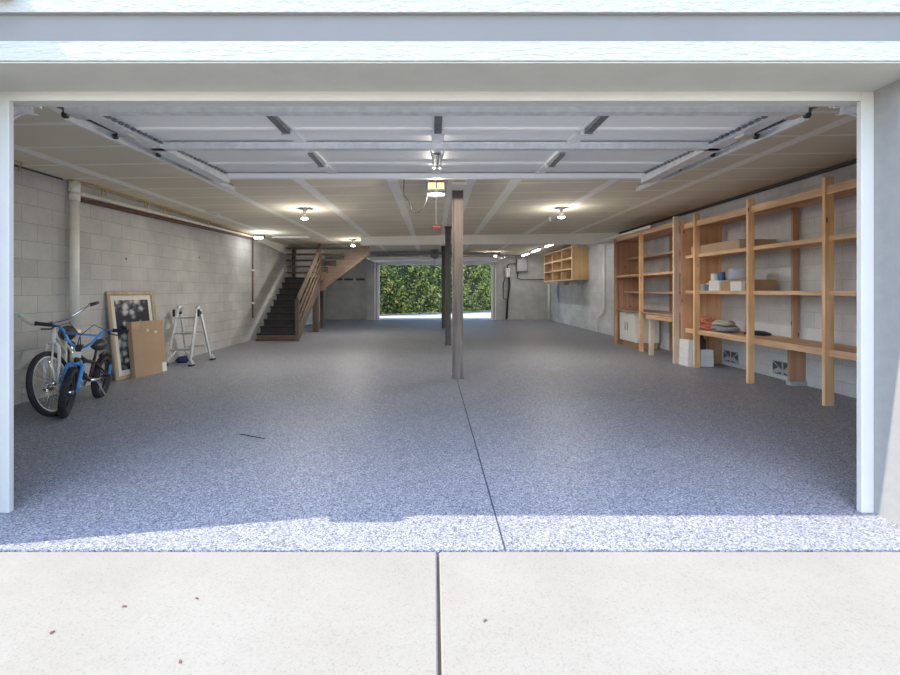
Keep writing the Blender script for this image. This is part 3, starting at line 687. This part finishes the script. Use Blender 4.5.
B(4.25, 4.86, 10.69, 10.71, 0, 2.40).build('end_panel', M['ply_r'], fu)
B(4.20, 4.24, 7.86, 10.68, 2.36, 2.44).build('shelf_edge', M['fir_y'], fu); B(4.24, 4.86, 7.86, 10.68, 2.38, 2.41).build('shelf', M['fir_y'], fu)
for z, xf, y0 in ((1.98, 4.45, 8.2), (1.58, 4.20, 7.84), (1.22, 4.42, 8.2)):
    B(xf, 4.86, y0, 10.68, z-.045, z, bev=.003).build('shelf', M['fir_dy'] if xf > 4.3 else M['fir_y'], fu)
B(4.20, 4.86, 7.86, 10.68, .78, .81).build('counter', M['fir_dy'], fu)
# low work frame
wf = thing('work_frame', 'low unfinished wooden frame standing between the two shelving units', 'wooden frame', (4.2, 8.3, 0))
stud(4.13, 4.20, 8.78, 8.85, 0, .70, 'leg', 'pale_z', wf); B(4.08, 4.18, 7.9, 8.86, .70, .775, bev=.003).build('top_rail', M['fir_y'], wf)
# light board on top of far unit
tag(B(4.16, 4.2, 8.9, 11.9, 2.452, 2.50).build('white_board', M['pvc']), 'white board lying along the top edge of the farther shelves', 'board')
# white cupboard
cb = thing('cupboard', 'small white two door cupboard under the farther shelves', 'cupboard', (4.5, 10.0, 0))
B(4.30, 4.80, 9.80, 10.60, .12, .76).build('body', M['cabw'], cb); B(4.33, 4.78, 9.83, 10.57, 0, .12).build('plinth', M['fir_dz'], cb)
for y0, y1, yh in ((9.80, 10.195, 10.14), (10.205, 10.60, 10.26)):
    d = B(4.28, 4.30, y0, y1, .13, .75, bev=.004).build('door', M['cabw'], cb)
    MB().tube([(4.262, yh, .36), (4.262, yh, .54)], .009, 6).build('handle', M['elec'], d)

# decorative vent blocks in the right wall
for y0, lab in ((7.34, 'patterned vent block low in the right wall, beside the white boxes'), (6.22, 'patterned vent block low in the right wall, beside the brown leg')):
    y1 = y0+.38; t = thing('vent_block', lab, 'vent block', (4.86, y0+.19, .05), 'patterned vent blocks')
    B(4.858, 4.869, y0, y1, .055, .25).build('block_face', M['vent'], t)
    m = MB(); ym = (y0+y1)/2
    for s in (-1, 1):
        m.prism([(4.852, ym+s*.02, .24), (4.852, ym+s*.16, .24), (4.852, ym+s*.02, .14)], (0, 0, 0), (.006, 0, 0))
        m.prism([(4.852, ym+s*.18, .22), (4.852, ym+s*.18, .11), (4.852, ym+s*.08, .16)], (0, 0, 0), (.006, 0, 0))
        m.prism([(4.852, ym+s*.03, .10), (4.852, ym+s*.03, .07), (4.852, ym+s*.14, .07)], (0, 0, 0), (.006, 0, 0))
    m.build('opening', M['hole'], t)

# cubby on the right wall
cu = thing('wall_cubby', 'pine cubby with nine square compartments hung high on the right wall', 'wall cubby', (4.6, 16.3, 1.57))
cy0, cy1, cx, cz0, cz1 = 14.5, 18.1, 4.36, 1.57, 2.62
B(cx, 4.86, cy0-.02, cy0, cz0, cz1).build('end_panel', M['pine'], cu); B(cx, 4.86, cy1, cy1+.02, cz0, cz1).build('end_panel', M['pine'], cu)
for k in range(4): 
    z = cz0+k*(cz1-cz0-.02)/3; B(cx, 4.86, cy0, cy1, z, z+.02).build('shelf', M['pine_edge'], cu)
    B(cx-.02, cx, cy0-.02, cy1+.02, z-.01, z+.035).build('shelf_edge', M['pine_edge'], cu)
for k in (1, 2): y = cy0+k*1.2; B(cx, 4.86, y-.01, y+.01, cz0, cz1).build('divider', M['pine'], cu)
for k in range(4): y = cy0+k*1.2; B(cx-.022, cx-.002, y-.03, y+.03, cz0, cz1).build('face_stile', M['pine_edge'], cu)
B(4.84, 4.86, cy0+1.3, cy1, cz0, cz1).build('back_panel', M['ply_r'], cu)  # darker plywood puts the shade inside the compartments into the colour
B(cx-.02, cx+.15, cy0+.0, cy0+.05, cz1+.0, zc(4.5)-.002).build('top_cleat', M['pine_edge'], cu)
for y in (15.0, 16.6): B(4.70, 4.86, y, y+.06, cz0-.14, cz0).build('bracket', M['greyp'], cu)

# ------------------------------------------------------------------ things on the shelves
b = thing('cardboard_box', 'long flat brown cardboard box on the second shelf of the near unit', 'cardboard box', (4.5, 7.1, 1.83))
B(4.28, 4.80, 6.45, 7.66, 1.83, 1.965, bev=.004).build('box_body', M['card_l'], b); B(4.277, 4.803, 6.97, 7.03, 1.85, 1.968).build('packing_tape', M['tape'], b)
tag(B(4.40, 4.72, 5.6, 6.25, 1.83, 1.85).build('flat_board', M['fir_dz']), 'thin dark panel lying on the second shelf right of the flat box', 'panel')
def can(name, x, y, z, r, hgt, mt, lab, cat, lid=None, group=None):
    t = thing(name, lab, cat, (x, y, z), group)
    MB().lathe([(r*.96, 0), (r, .01), (r, hgt-.01), (r*.97, hgt)], (x, y, z), 20).build('body', M[mt], t)
    MB().lathe([(r*1.03, hgt-.012), (r*1.03, hgt+.006), (r*.9, hgt+.006), (r*.88, hgt), (0, hgt)], (x, y, z), 20).build('lid', M[lid or mt], t)
tz = 1.24
wb = B(4.30, 4.48, 6.94, 7.20, tz, tz+.155, bev=.003).build('storage_box', M['whitep']); tag(wb, 'white box on the eye level shelf, left of the brown one', 'box')
bb = B(4.32, 4.74, 6.36, 6.92, tz, tz+.155, bev=.003).build('cardboard_box', M['card']); tag(bb, 'brown box carrying the grey round tub on the eye level shelf', 'cardboard box')
tag(B(4.25, 4.31, 6.36, 6.60, tz, tz+.13, bev=.003).build('storage_box', M['whitep']), 'small white carton in front of the brown box on the shelf', 'box')
can('round_tub', 4.50, 6.74, tz+.157, .165, .165, 'greyp', 'grey round tub on top of the brown box', 'tub', 'greyp')
can('paint_can', 4.55, 7.32, tz, .085, .19, 'bluec', 'blue can at the back of the eye level shelf', 'can', 'whitep', 'cans on the eye level shelf')
can('paint_can', 4.36, 7.28, tz, .045, .11, 'bluec', 'small blue can beside the white box', 'can', 'whitep', 'cans on the eye level shelf')
can('paint_can', 4.36, 7.14, tz+.156, .055, .11, 'whitep', 'white can standing on top of the white box', 'can', 'greyp', 'cans on the eye level shelf')
can('paint_can', 4.38, 7.01, tz+.156, .05, .12, 'bluec', 'blue can standing on the white box next to the tub', 'can', 'bluec', 'cans on the eye level shelf')
can('glass_jar', 4.45, 7.58, tz, .05, .10, 'greyp', 'small grey jar in the corner by the plywood panel', 'jar')
# netting heap, rope coils, dark cloth on the low shelf
def heap(cx_, cy_, z0, rx, ry, h_, r, n_, seed, name, mt, lab, cat):
    rd = random.Random(seed); m = MB()
    for k in range(n_):
        a0 = rd.uniform(0, 2*PI); pts = []; f = rd.uniform(.35, 1); zz = z0+r+h_*(k/n_)*(1.15-f*.4)
        for j in range(22):
            a = a0+j/22*2*PI; pts.append((cx_+rx*f*math.cos(a)*(1+.12*math.sin(3*a+k)), cy_+ry*f*math.sin(a), zz+.012*math.sin(4*a+k)+.01))
        m.tube(pts, r, 6, closed=True)
    return tag(m.build(name, M[mt]), lab, cat)
heap(4.44, 7.53, .61, .14, .22, .15, .02, 16, 2, 'net_bundle', 'orange', 'heap of orange red netting at the left end of the low shelf', 'netting')
heap(4.46, 7.04, .61, .15, .24, .05, .020, 9, 4, 'rope_coil', 'rope2', 'wide grey rope coil at the bottom of the pile on the low shelf', 'rope coil')
heap(4.46, 7.08, .70, .12, .18, .05, .018, 8, 5, 'rope_coil', 'rope', 'cream rope coil lying on top of the grey coil', 'rope coil')
m = MB(); m.lathe([(.0, 0), (.16, .0), (.17, .02), (.10, .05), (.0, .06)], (4.64, 6.60, .61), 14); tag(m.build('folded_cloth', M['darkstuff']), 'dark crumpled cloth right of the rope coils', 'cloth')
# white boxes on the floor
gz = [((4.13, 4.335), 0, .135, 'lower left white box on the floor under the low shelf'), ((4.34, 4.55), 0, .135, 'lower right white box on the floor by the plywood end'),
      ((4.135, 4.335), .136, .275, 'upper left white box in the stack on the floor'), ((4.34, 4.545), .136, .275, 'upper right white box in the stack on the floor'),
      ((4.14, 4.25), .276, .43, 'small white box standing upright on top of the stack')]
for (x0, x1), z0, z1, lab in gz:
    tag(B(x0, x1, 7.48, 7.765, z0, z1-.002, bev=.003).build('storage_box', M['whitep']), lab, 'box', 'stack of white boxes on the floor')
tag(MB().lathe([(.06, 0), (.065, .02), (.065, .15), (.03, .18), (.03, .23)], (4.42, 7.60, .276), 14).build('dark_bottle', M['darkstuff']), 'black bottle on the white box stack under the low shelf', 'bottle')

# ------------------------------------------------------------------ leaning picture and box
def basis(o, ux, uy, uz): 
    return Matrix(((ux.x, uy.x, uz.x, o.x), (ux.y, uy.y, uz.y, o.y), (ux.z, uy.z, uz.z, o.z), (0, 0, 0, 1)))
pa, pb = Vector((-4.37, 6.31, 0)), Vector((-4.19, 7.08, 0)); ux = (pb-pa).normalized(); wdt = (pb-pa).length
back = Vector((ux.y*-1, ux.x, 0)).normalized()      # towards the wall
if back.x > 0: back = -back
hgt = 1.24; tilt = math.asin(.17/hgt); uz = Vector((0, 0, math.cos(tilt)))+back*math.sin(tilt); uy = uz.cross(ux).normalized()
pf = thing('framed_picture', 'large gold framed black and white print leaning on the left wall', 'picture', mat=basis(pa, ux, uy, uz))
# local: x along width, y = depth to the back, z up
fw = .055
m = MB()
def mould(a, b_):
    m.beam(a, b_, .04, fw, (0, 0, 1) if abs(b_[0]-a[0]) > .1 else (1, 0, 0), .008)
mould((0, .0, fw/2), (wdt, .0, fw/2)); mould((0, .0, hgt-fw/2), (wdt, .0, hgt-fw/2)); mould((fw/2, .0, fw), (fw/2, .0, hgt-fw)); mould((wdt-fw/2, .0, fw), (wdt-fw/2, .0, hgt-fw))
m.build('frame', M['gold'], pf)
B(fw*.7, wdt-fw*.7, .002, .012, fw*.7, hgt-fw*.7).build('mat_board', M['matb'], pf)
def print_mat():
    m, nt, b = new_mat('floral_print', (.3, .3, .3), .35)
    v = coords(nt, (1, 0.2, 1)); vo = node(nt, 'ShaderNodeTexVoronoi'); vo.inputs['Scale'].default_value = 11; nt.links.new(v, vo.inputs['Vector'])
    f = noise(nt, v, 5.5, 6, .7); g = noise(nt, v, 2.2, 2)
    k = math_(nt, 'MULTIPLY_ADD', vo.outputs['Distance'], -.5, math_(nt, 'MULTIPLY_ADD', f, 1.0, math_(nt, 'MULTIPLY_ADD', g, 1.0, -.35)))
    r = ramp(nt, [(.34, (.02, .022, .035)), (.46, (.16, .16, .18)), (.56, (.45, .44, .42)), (.72, (.62, .61, .57))]); nt.links.new(k, r.inputs[0]); nt.links.new(r.outputs[0], b.inputs['Base Color']); return m
M['print'] = print_mat()
B(fw+.06, wdt-fw-.06, -.003, .003, fw+.07, hgt-fw-.07).build('print', M['print'], pf)
B(.02, wdt-.02, .014, .02, .02, hgt-.02).build('backing', M['card'], pf)

ca, cb2 = Vector((-4.215, 6.50, 0)), Vector((-4.09, 7.06, 0)); ux = (cb2-ca).normalized(); cw = (cb2-ca).length
back = Vector((-ux.y, ux.x, 0)).normalized()
if back.x > 0: back = -back
ch = .80; tilt = math.asin(.08/ch); uz = Vector((0, 0, math.cos(tilt)))+back*math.sin(tilt); uy = uz.cross(ux).normalized()
cbx = thing('cardboard_box', 'tall flat cardboard box leaning in front of the framed picture', 'cardboard box', mat=basis(ca, ux, uy, uz))
B(0, cw, 0, .085, 0, ch, bev=.004).build('box_body', M['card'], cbx)
m = MB(); m.prism([(.0, -.004, ch-.10), (.10, -.004, ch-.10), (.16, -.004, ch+.001), (.0, -.004, ch+.001)], (0, 0, 0), (0, .004, 0)); m.build('folded_flap', M['tape'], cbx)
B(cw-.09, cw-.01, -.003, .001, .015, .15).build('shipping_label', M['whitep'], cbx)
for x, z in ((.27, .66), (.41, .62)): MB().lathe([(.0, -.003), (.022, -.003), (.022, 0)], (x, 0, z), 14, 'Y').build('sticker', M['matb'], cbx)

# ------------------------------------------------------------------ folding ladder
ld = thing('folding_ladder', 'short aluminium folding ladder standing open against the left wall', 'ladder', (-4.2, 7.85, 0))
LX0, LX1 = -4.36, -4.04
F = lambda x, s: [(x-s*.0, 7.60, .03), (x, 7.86, .90)]
for x, s in ((LX0, -1), (LX1, 1)):
    MB().beam((x+s*.03, 7.56, .04), (x, 7.84, .92), .025, .065, (0, 1, 0), .004).build('front_rail', M['alu'], ld)
    MB().beam((x+s*.05, 8.22, .04), (x+s*.01, 7.92, .92), .025, .06, (0, 1, 0), .004).build('rear_rail', M['alu'], ld)
    hg = MB().lathe([(0, -.022), (.05, -.022), (.055, 0), (.05, .022), (0, .022)], (x, 7.88, .93), 18, 'X').build('hinge', M['alu'], ld)
    MB().lathe([(0, -.03), (.028, -.03), (.028, .03), (0, .03)], (x+s*.01, 7.90, .86), 12, 'X').build('hinge_lock', M['blackp'], hg)
    MB().beam((x+s*.05, 7.80, .80), (x+s*.05, 7.80, .92), .03, .03).build('lock_knob', M['blackp'], ld)
    m = MB(); m.beam((x+s*.03, 7.56, .09), (x+s*.07, 7.55, .02), .06, .06); fo = m.build('outrigger', M['alu'], ld); B(x+s*.06-.035, x+s*.06+.035, 7.50, 7.60, 0, .03, bev=.006).build('foot', M['blackp'], fo)
    m = MB(); m.beam((x+s*.05, 8.22, .09), (x+s*.09, 8.23, .02), .06, .06); fo = m.build('outrigger', M['alu'], ld); B(x+s*.08-.035, x+s*.08+.035, 8.18, 8.28, 0, .03, bev=.006).build('foot', M['blackp'], fo)
    MB().beam((x-s*.10, 7.63, .26), (x+s*.05, 7.56, .06), .015, .02).build('brace', M['alu'], ld)
for z, y in ((.26, 7.635), (.52, 7.715), (.78, 7.795)):
    B(LX0, LX1, y-.02, y+.03, z-.014, z+.014, bev=.005).build('rung', M['alu'], ld)
for z, y in ((.26, 8.14), (.52, 8.05), (.78, 7.96)):
    B(LX0, LX1, y-.02, y+.02, z-.012, z+.012, bev=.005).build('rung', M['alu'], ld)
m = MB(); m.lathe([(.0, 0), (.10, .0), (.13, .04), (.10, .09), (.0, .11)], (-4.33, 7.98, 0), 16); bmesh.ops.scale(m.bm, vec=(1, 1.3, 1), verts=m.bm.verts[:], space=Matrix.Translation((4.33, -7.98, 0)))
tag(m.build('blue_bundle', M['darkcloth']), 'dark blue bundle on the floor beneath the ladder', 'bundle')

# ------------------------------------------------------------------ bicycles
def arc(c, r, n=40, a0=0):
    return [(c[0]+r*math.cos(a0+2*PI*k/n), c[1], c[2]+r*math.sin(a0+2*PI*k/n)) for k in range(n)]
def wheel(root, name, c, R, tw, rim_mt, nsp, T=None, tread=False):
    def tf(p): return T @ Vector(p) if T is not None else Vector(p)
    m = MB(); m.tube([tf(p) for p in arc(c, R-2*tw-.006)], .012 if rim_mt != 'rimw' else .016, 6, closed=True); w = m.build(name, M[rim_mt if rim_mt in M else 'alu'], root, local=True)
    m = MB(); m.tube([tf(p) for p in arc(c, R-tw, 44)], tw, 10, closed=True); m.build('tire', M['black'], w, local=True)
    if tread:
        m = MB()
        for k in range(46):
            a = 2*PI*k/46
            for s in (-.6, 0, .6):
                rr = R-tw+tw*math.cos(s*.9)*1.02; q = Vector((c[0]+rr*math.cos(a+s*.03), c[1]+tw*math.sin(s*.9), c[2]+rr*math.sin(a+s*.03)))
                q2 = Vector((c[0]+(rr+.006)*math.cos(a+s*.03), c[1]+tw*math.sin(s*.9)*1.05, c[2]+(rr+.006)*math.sin(a+s*.03)))
                m.beam(tf(q), tf(q2), .015, .02)
        m.build('tread_knobs', M['black'], w, local=True)
    m = MB(); m.tube([tf((c[0], c[1]-.045, c[2])), tf((c[0], c[1]+.045, c[2]))], .02, 10); m.build('hub', M['chrome'], w, local=True)
    m = MB()
    for k in range(nsp):
        a = 2*PI*k/nsp; s = .03 if k % 2 else -.03
        m.tube([tf((c[0]+.018*math.cos(a+.8), c[1]+s, c[2]+.018*math.sin(a+.8))), tf((c[0]+(R-2*tw-.01)*math.cos(a), c[1], c[2]+(R-2*tw-.01)*math.sin(a)))], .0018 if nsp > 12 else .006, 4)
    m.build('spokes', M['chrome'] if nsp > 12 else M['blackp'], w, local=True)
    return w
def bike_matrix(front, heading, lean):   # local x forward, y left, z up; origin at front wheel contact
    f = Vector((heading[0], heading[1], 0)).normalized(); l = Vector((-f.y, f.x, 0)); u = Vector((0, 0, 1))
    R = Matrix(((f.x, l.x, 0), (f.y, l.y, 0), (0, 0, 1))).to_4x4()
    return Matrix.Translation(Vector(front)) @ R @ Matrix.Rotation(lean, 4, 'X')

# --- cruiser: ivory frame, wide swept bars
ang = lambda a, b_: math.atan2(a[0]*b_[1]-a[1]*b_[0], a[0]*b_[0]+a[1]*b_[1])
hb = (.50, -.87); R = .325
cr = thing('cruiser_bicycle', 'ivory cruiser bicycle with wide chrome swept handlebars beside the door jamb', 'bicycle', mat=bike_matrix((-3.765, 4.56, 0), hb, math.radians(3)))
wb_ = 1.08; head_lo = Vector((-.17, 0, .72)); head_hi = Vector((-.22, 0, .86)); fc = Vector((0, 0, R)); rc = Vector((-wb_, 0, R))
ax = (head_hi-head_lo).normalized(); steer = ang(hb, (.16, -1))
T = Matrix.Translation(head_lo) @ Matrix.Rotation(steer, 4, ax) @ Matrix.Translation(-head_lo)
wheel(cr, 'front_wheel', fc, R, .026, 'rimw' if False else 'creamp', 32, T)
wheel(cr, 'rear_wheel', rc, R, .026, 'creamp', 32)
bb_ = Vector((-.66, 0, .30)); sc_ = Vector((-.80, 0, .66))
m = MB(); m.tube([head_lo+Vector((.0, 0, -.01)), head_hi], .022, 10); 
m.tube([head_lo+ax*.03, (-.38, 0, .50), bb_], .019, 10); m.tube([head_hi-ax*.03, (-.45, 0, .70), (-.70, 0, .56), sc_+Vector((.02, 0, -.1))], .016, 10); m.tube([bb_, sc_], .017, 10)
for s in (-1, 1): m.tube([bb_+Vector((0, s*.03, 0)), rc+Vector((0, s*.06, 0))], .010, 8); m.tube([sc_+Vector((0, s*.02, -.04)), rc+Vector((0, s*.06, 0))], .010, 8)
m.build('frame', M['creamp'], cr, local=True)
m = MB()
for s in (-1, 1): m.tube([T @ Vector((head_lo.x+.01, s*.02, .71)), T @ Vector((head_lo.x+.03, s*.058, .67)), T @ Vector((-.09, s*.060, .50)), T @ Vector((0, s*.058, R))], [.016, .017, .014, .010], 8)
m.tube([T @ Vector((head_lo.x+.015, -.03, .715)), T @ Vector((head_lo.x+.015, .03, .715))], .02, 8)
for s in (-1, 1): m.tube([T @ Vector((head_lo.x+.05, s*.03, .72)), T @ Vector((-.02, s*.034, .52)), T @ Vector((.01, s*.05, R+.02))], .009, 8)
m.build('fork', M['creamp'], cr, local=True)
top = head_hi+ax*.06
m = MB(); m.tube([T @ head_hi, T @ top], .013, 8); m.tube([T @ top, T @ (top+Vector((.05, 0, .0)))], .014, 8)
H = []
for s in (1, -1):
    pts = [(.05, 0, 0), (.06, s*.08, .0), (.05, s*.17, .015), (.0, s*.26, .07), (-.07, s*.33, .12), (-.14, s*.355, .13)]
    P = [T @ (top+Vector(p)) for p in pts]; m.tube(P, .0115, 8); H.append((P[-2], P[-1]))
hb_o = m.build('handlebar', M['chrome'], cr, local=True)
for (a, b_), mt in zip(H, ('blackp', 'mint')): MB().tube([a, b_+(b_-a)*.35], .018, 10).build('grip', M[mt], hb_o, local=True)
m = MB(); m.tube([sc_, sc_+Vector((-.03, 0, .10))], .012, 8)
m.build('seat_post', M['chrome'], cr, local=True)
m = MB(); m.tube([(-.98, 0, .73), (-.93, 0, .75), (-.82, 0, .745), (-.70, 0, .74)], [.05, .09, .05, .02], 12); m.build('saddle', M['brownw'], cr, local=True)
m = MB(); m.lathe([(0, -.006), (.09, -.006), (.09, .006), (0, .006)], bb_+Vector((0, -.05, 0)), 24, 'Y'); m.tube([bb_+Vector((0, -.07, 0)), bb_+Vector((.12, -.08, -.11))], .010, 6); m.tube([bb_+Vector((0, .07, 0)), bb_+Vector((-.12, .08, .11))], .010, 6); m.tube([bb_+Vector((0, -.07, 0)), bb_+Vector((0, .07, 0))], .02, 8)
ck = m.build('crankset', M['chrome'], cr, local=True)
for s in (-1, 1): p = bb_+Vector((-s*.12, s*.08, s*.11)); m = MB(); m.box(p.x-.04, p.x+.04, min(p.y, p.y+s*.09), max(p.y, p.y+s*.09), p.z-.012, p.z+.012, bev=.004); m.build('pedal', M['blackp'], ck, local=True)

# --- BMX: black frame, blue fork and bars
hb = (.306, -.952); R = .243
bx = thing('kids_bicycle', 'small blue and black bicycle with high blue handlebars in front of the ivory one', 'bicycle', mat=bike_matrix((-3.63, 4.53, 0), hb, math.radians(-5)))
wb_ = .88; head_lo = Vector((-.12, 0, .52)); head_hi = Vector((-.155, 0, .62)); fc = Vector((0, 0, R)); rc = Vector((-wb_, 0, R)); ax = (head_hi-head_lo).normalized()
steer = ang(hb, (.47, -.88)); T = Matrix.Translation(head_lo) @ Matrix.Rotation(steer, 4, ax) @ Matrix.Translation(-head_lo)
wheel(bx, 'front_wheel', fc, R, .034, 'blackp', 10, T, True); wheel(bx, 'rear_wheel', rc, R, .033, 'blackp', 10, None, True)
bb_ = Vector((-.52, 0, .27)); sc_ = Vector((-.60, 0, .50))
m = MB(); m.tube([head_lo-ax*.01, head_hi], .024, 10); m.tube([head_lo+ax*.03, (-.34, 0, .34), bb_], .024, 10); m.tube([head_hi-ax*.03, (-.36, 0, .50), sc_+Vector((.01, 0, -.05))], .020, 10); m.tube([bb_, sc_], .018, 10)
for s in (-1, 1): m.tube([bb_+Vector((0, s*.03, 0)), rc+Vector((0, s*.07, 0))], .012, 8); m.tube([sc_+Vector((0, s*.02, -.06)), rc+Vector((0, s*.07, 0))], .011, 8)
m.build('frame', M['blackp'], bx, local=True)
m = MB()
for s in (-1, 1): m.tube([T @ Vector((-.115, s*.03, .515)), T @ Vector((-.10, s*.062, .49)), T @ Vector((-.03, s*.066, .33)), T @ Vector((0, s*.066, R))], [.018, .019, .017, .012], 10)
m.tube([T @ Vector((-.115, -.05, .51)), T @ Vector((-.115, .05, .51))], .022, 10)
fk = m.build('fork', M['blue'], bx, local=True)
m = MB(); m.tube([T @ head_hi, T @ (head_hi+ax*.05)], .018, 8); m.box(-.02, .05, -.028, .028, -.02, .03, .006, T @ Matrix.Translation(head_hi+ax*.05)); m.build('stem', M['blackp'], bx, local=True)
cl = head_hi+ax*.06+Vector((.03, 0, 0)); m = MB(); G = []
base_p = [(0, 0, 0), (0, .045, 0), (0, .10, .05), (-.01, .155, .15), (-.02, .20, .185), (-.03, .26, .19)]
for s in (1, -1): m.tube([T @ (cl+Vector((p[0], s*p[1], p[2]))) for p in base_p], .013, 10)
m.tube([T @ (cl+Vector((-.005, -.14, .125))), T @ (cl+Vector((-.005, .14, .125)))], .011, 8)
hbx = m.build('handlebar', M['blue'], bx, local=True)
for s in (1, -1):
    a = T @ (cl+Vector((-.03, s*.25, .19))); b_ = T @ (cl+Vector((-.05, s*.39, .19)))
    MB().tube([a, a+(b_-a)*.9, b_], [.019, .019, .025], 10).build('grip', M['black'], hbx, local=True)
    m = MB(); m.tube([T @ (cl+Vector((-.02, s*.225, .19))), T @ (cl+Vector((.05, s*.24, .16))), T @ (cl+Vector((.05, s*.32, .15)))], .007, 6); m.build('brake_lever', M['blackp'], hbx, local=True)
    m = MB(); m.tube([T @ (cl+Vector((.02, s*.22, .18))), T @ (cl+Vector((.07, s*.10, .24))), T @ (cl+Vector((.06, 0, .12))), T @ (cl+Vector((.02, -s*.02, -.04)))], .004, 5); m.build('brake_cable', M['blackp'], hbx, local=True)
B(cl.x+.02, cl.x+.03, -.035, .035, cl.z-.11, cl.z-.05).build('head_badge', M['whitep'], bx, local=True)
m = MB(); m.tube([sc_, sc_+Vector((-.03, 0, .12))], .013, 8); m.build('seat_post', M['blackp'], bx, local=True)
m = MB(); m.tube([(-.75, 0, .635), (-.71, 0, .63), (-.62, 0, .62), (-.50, 0, .635)], [.04, .07, .045, .018], 12); m.build('saddle', M['blackp'], bx, local=True)
m = MB(); m.tube([rc+Vector((-(R+.03)*math.sin(a), 0, (R+.03)*math.cos(a))) for a in [k*.15-.4 for k in range(9)]], .022, 6); m.build('rear_fender', M['blackp'], bx, local=True)
m = MB(); m.lathe([(0, -.006), (.07, -.006), (.07, .006), (0, .006)], bb_+Vector((0, -.05, 0)), 20, 'Y'); m.tube([bb_+Vector((0, -.07, 0)), bb_+Vector((.0, -.08, -.0)), bb_+Vector((.11, -.08, -.03))], .010, 6); m.tube([bb_+Vector((0, .07, 0)), bb_+Vector((-.13, .08, .03))], .010, 6); m.tube([bb_+Vector((0, -.07, 0)), bb_+Vector((0, .07, 0))], .02, 8)
ck = m.build('crankset', M['chrome'], bx, local=True)
for s in (-1, 1): p = bb_+Vector((-s*.12, s*.08, s*.03)); m = MB(); m.box(p.x-.04, p.x+.04, min(p.y, p.y+s*.09), max(p.y, p.y+s*.09), p.z-.012, p.z+.012, bev=.004); m.build('pedal', M['blackp'], ck, local=True)
m = MB(); m.beam(rc+Vector((.03, .075, .0)), rc+Vector((.0, .078, .14)), .025, .03, bev=.004); m.build('rear_pad', M['blue'], bx, local=True)
m = MB(); m.tube([bb_+Vector((-.08, .03, 0)), bb_+Vector((-.14, .13, -.215))], .008, 6); m.build('kickstand', M['elec'], bx, local=True)

# small things on the floor and drive
m = MB(); m.tube([(-1.69, 3.98, .004), (-1.62, 3.95, .006), (-1.55, 3.92, .004), (-1.42, 3.86, .003)], .0035, 6); tag(m.build('wire_scrap', M['blackp']), 'short piece of dark wire lying on the blue grey floor', 'wire')
for i, (px, py, lab) in enumerate(((124, 606, 'dry leaf fragment on the left driveway slab, nearest'), (52, 632, 'tiny leaf at the far left of the driveway'), (197, 598, 'small twig on the left driveway slab'), (485, 620, 'small pebble on the right driveway slab'), (180, 661, 'leaf fragment at the bottom of the left slab'))):
    Y = 575/(py-290); X = (px-434)*Y/460
    m = MB(); a = i*1.3; m.prism([(-.008, -.003, 0), (.006, -.004, .002), (.010, .003, .001), (-.006, .004, .003)], (0, 0, 0), (0, 0, .002))
    bmesh.ops.transform(m.bm, matrix=Matrix.Translation((X, Y, -.003)) @ Matrix.Rotation(a, 4, 'Z'), verts=m.bm.verts[:])
    tag(m.build('leaf_bit', M['rust']), lab, 'leaf', 'bits of leaf on the driveway')

for o in bpy.data.objects:
    for k in ('off', 'loc0', 'islocal'):
        if k in o: del o[k]
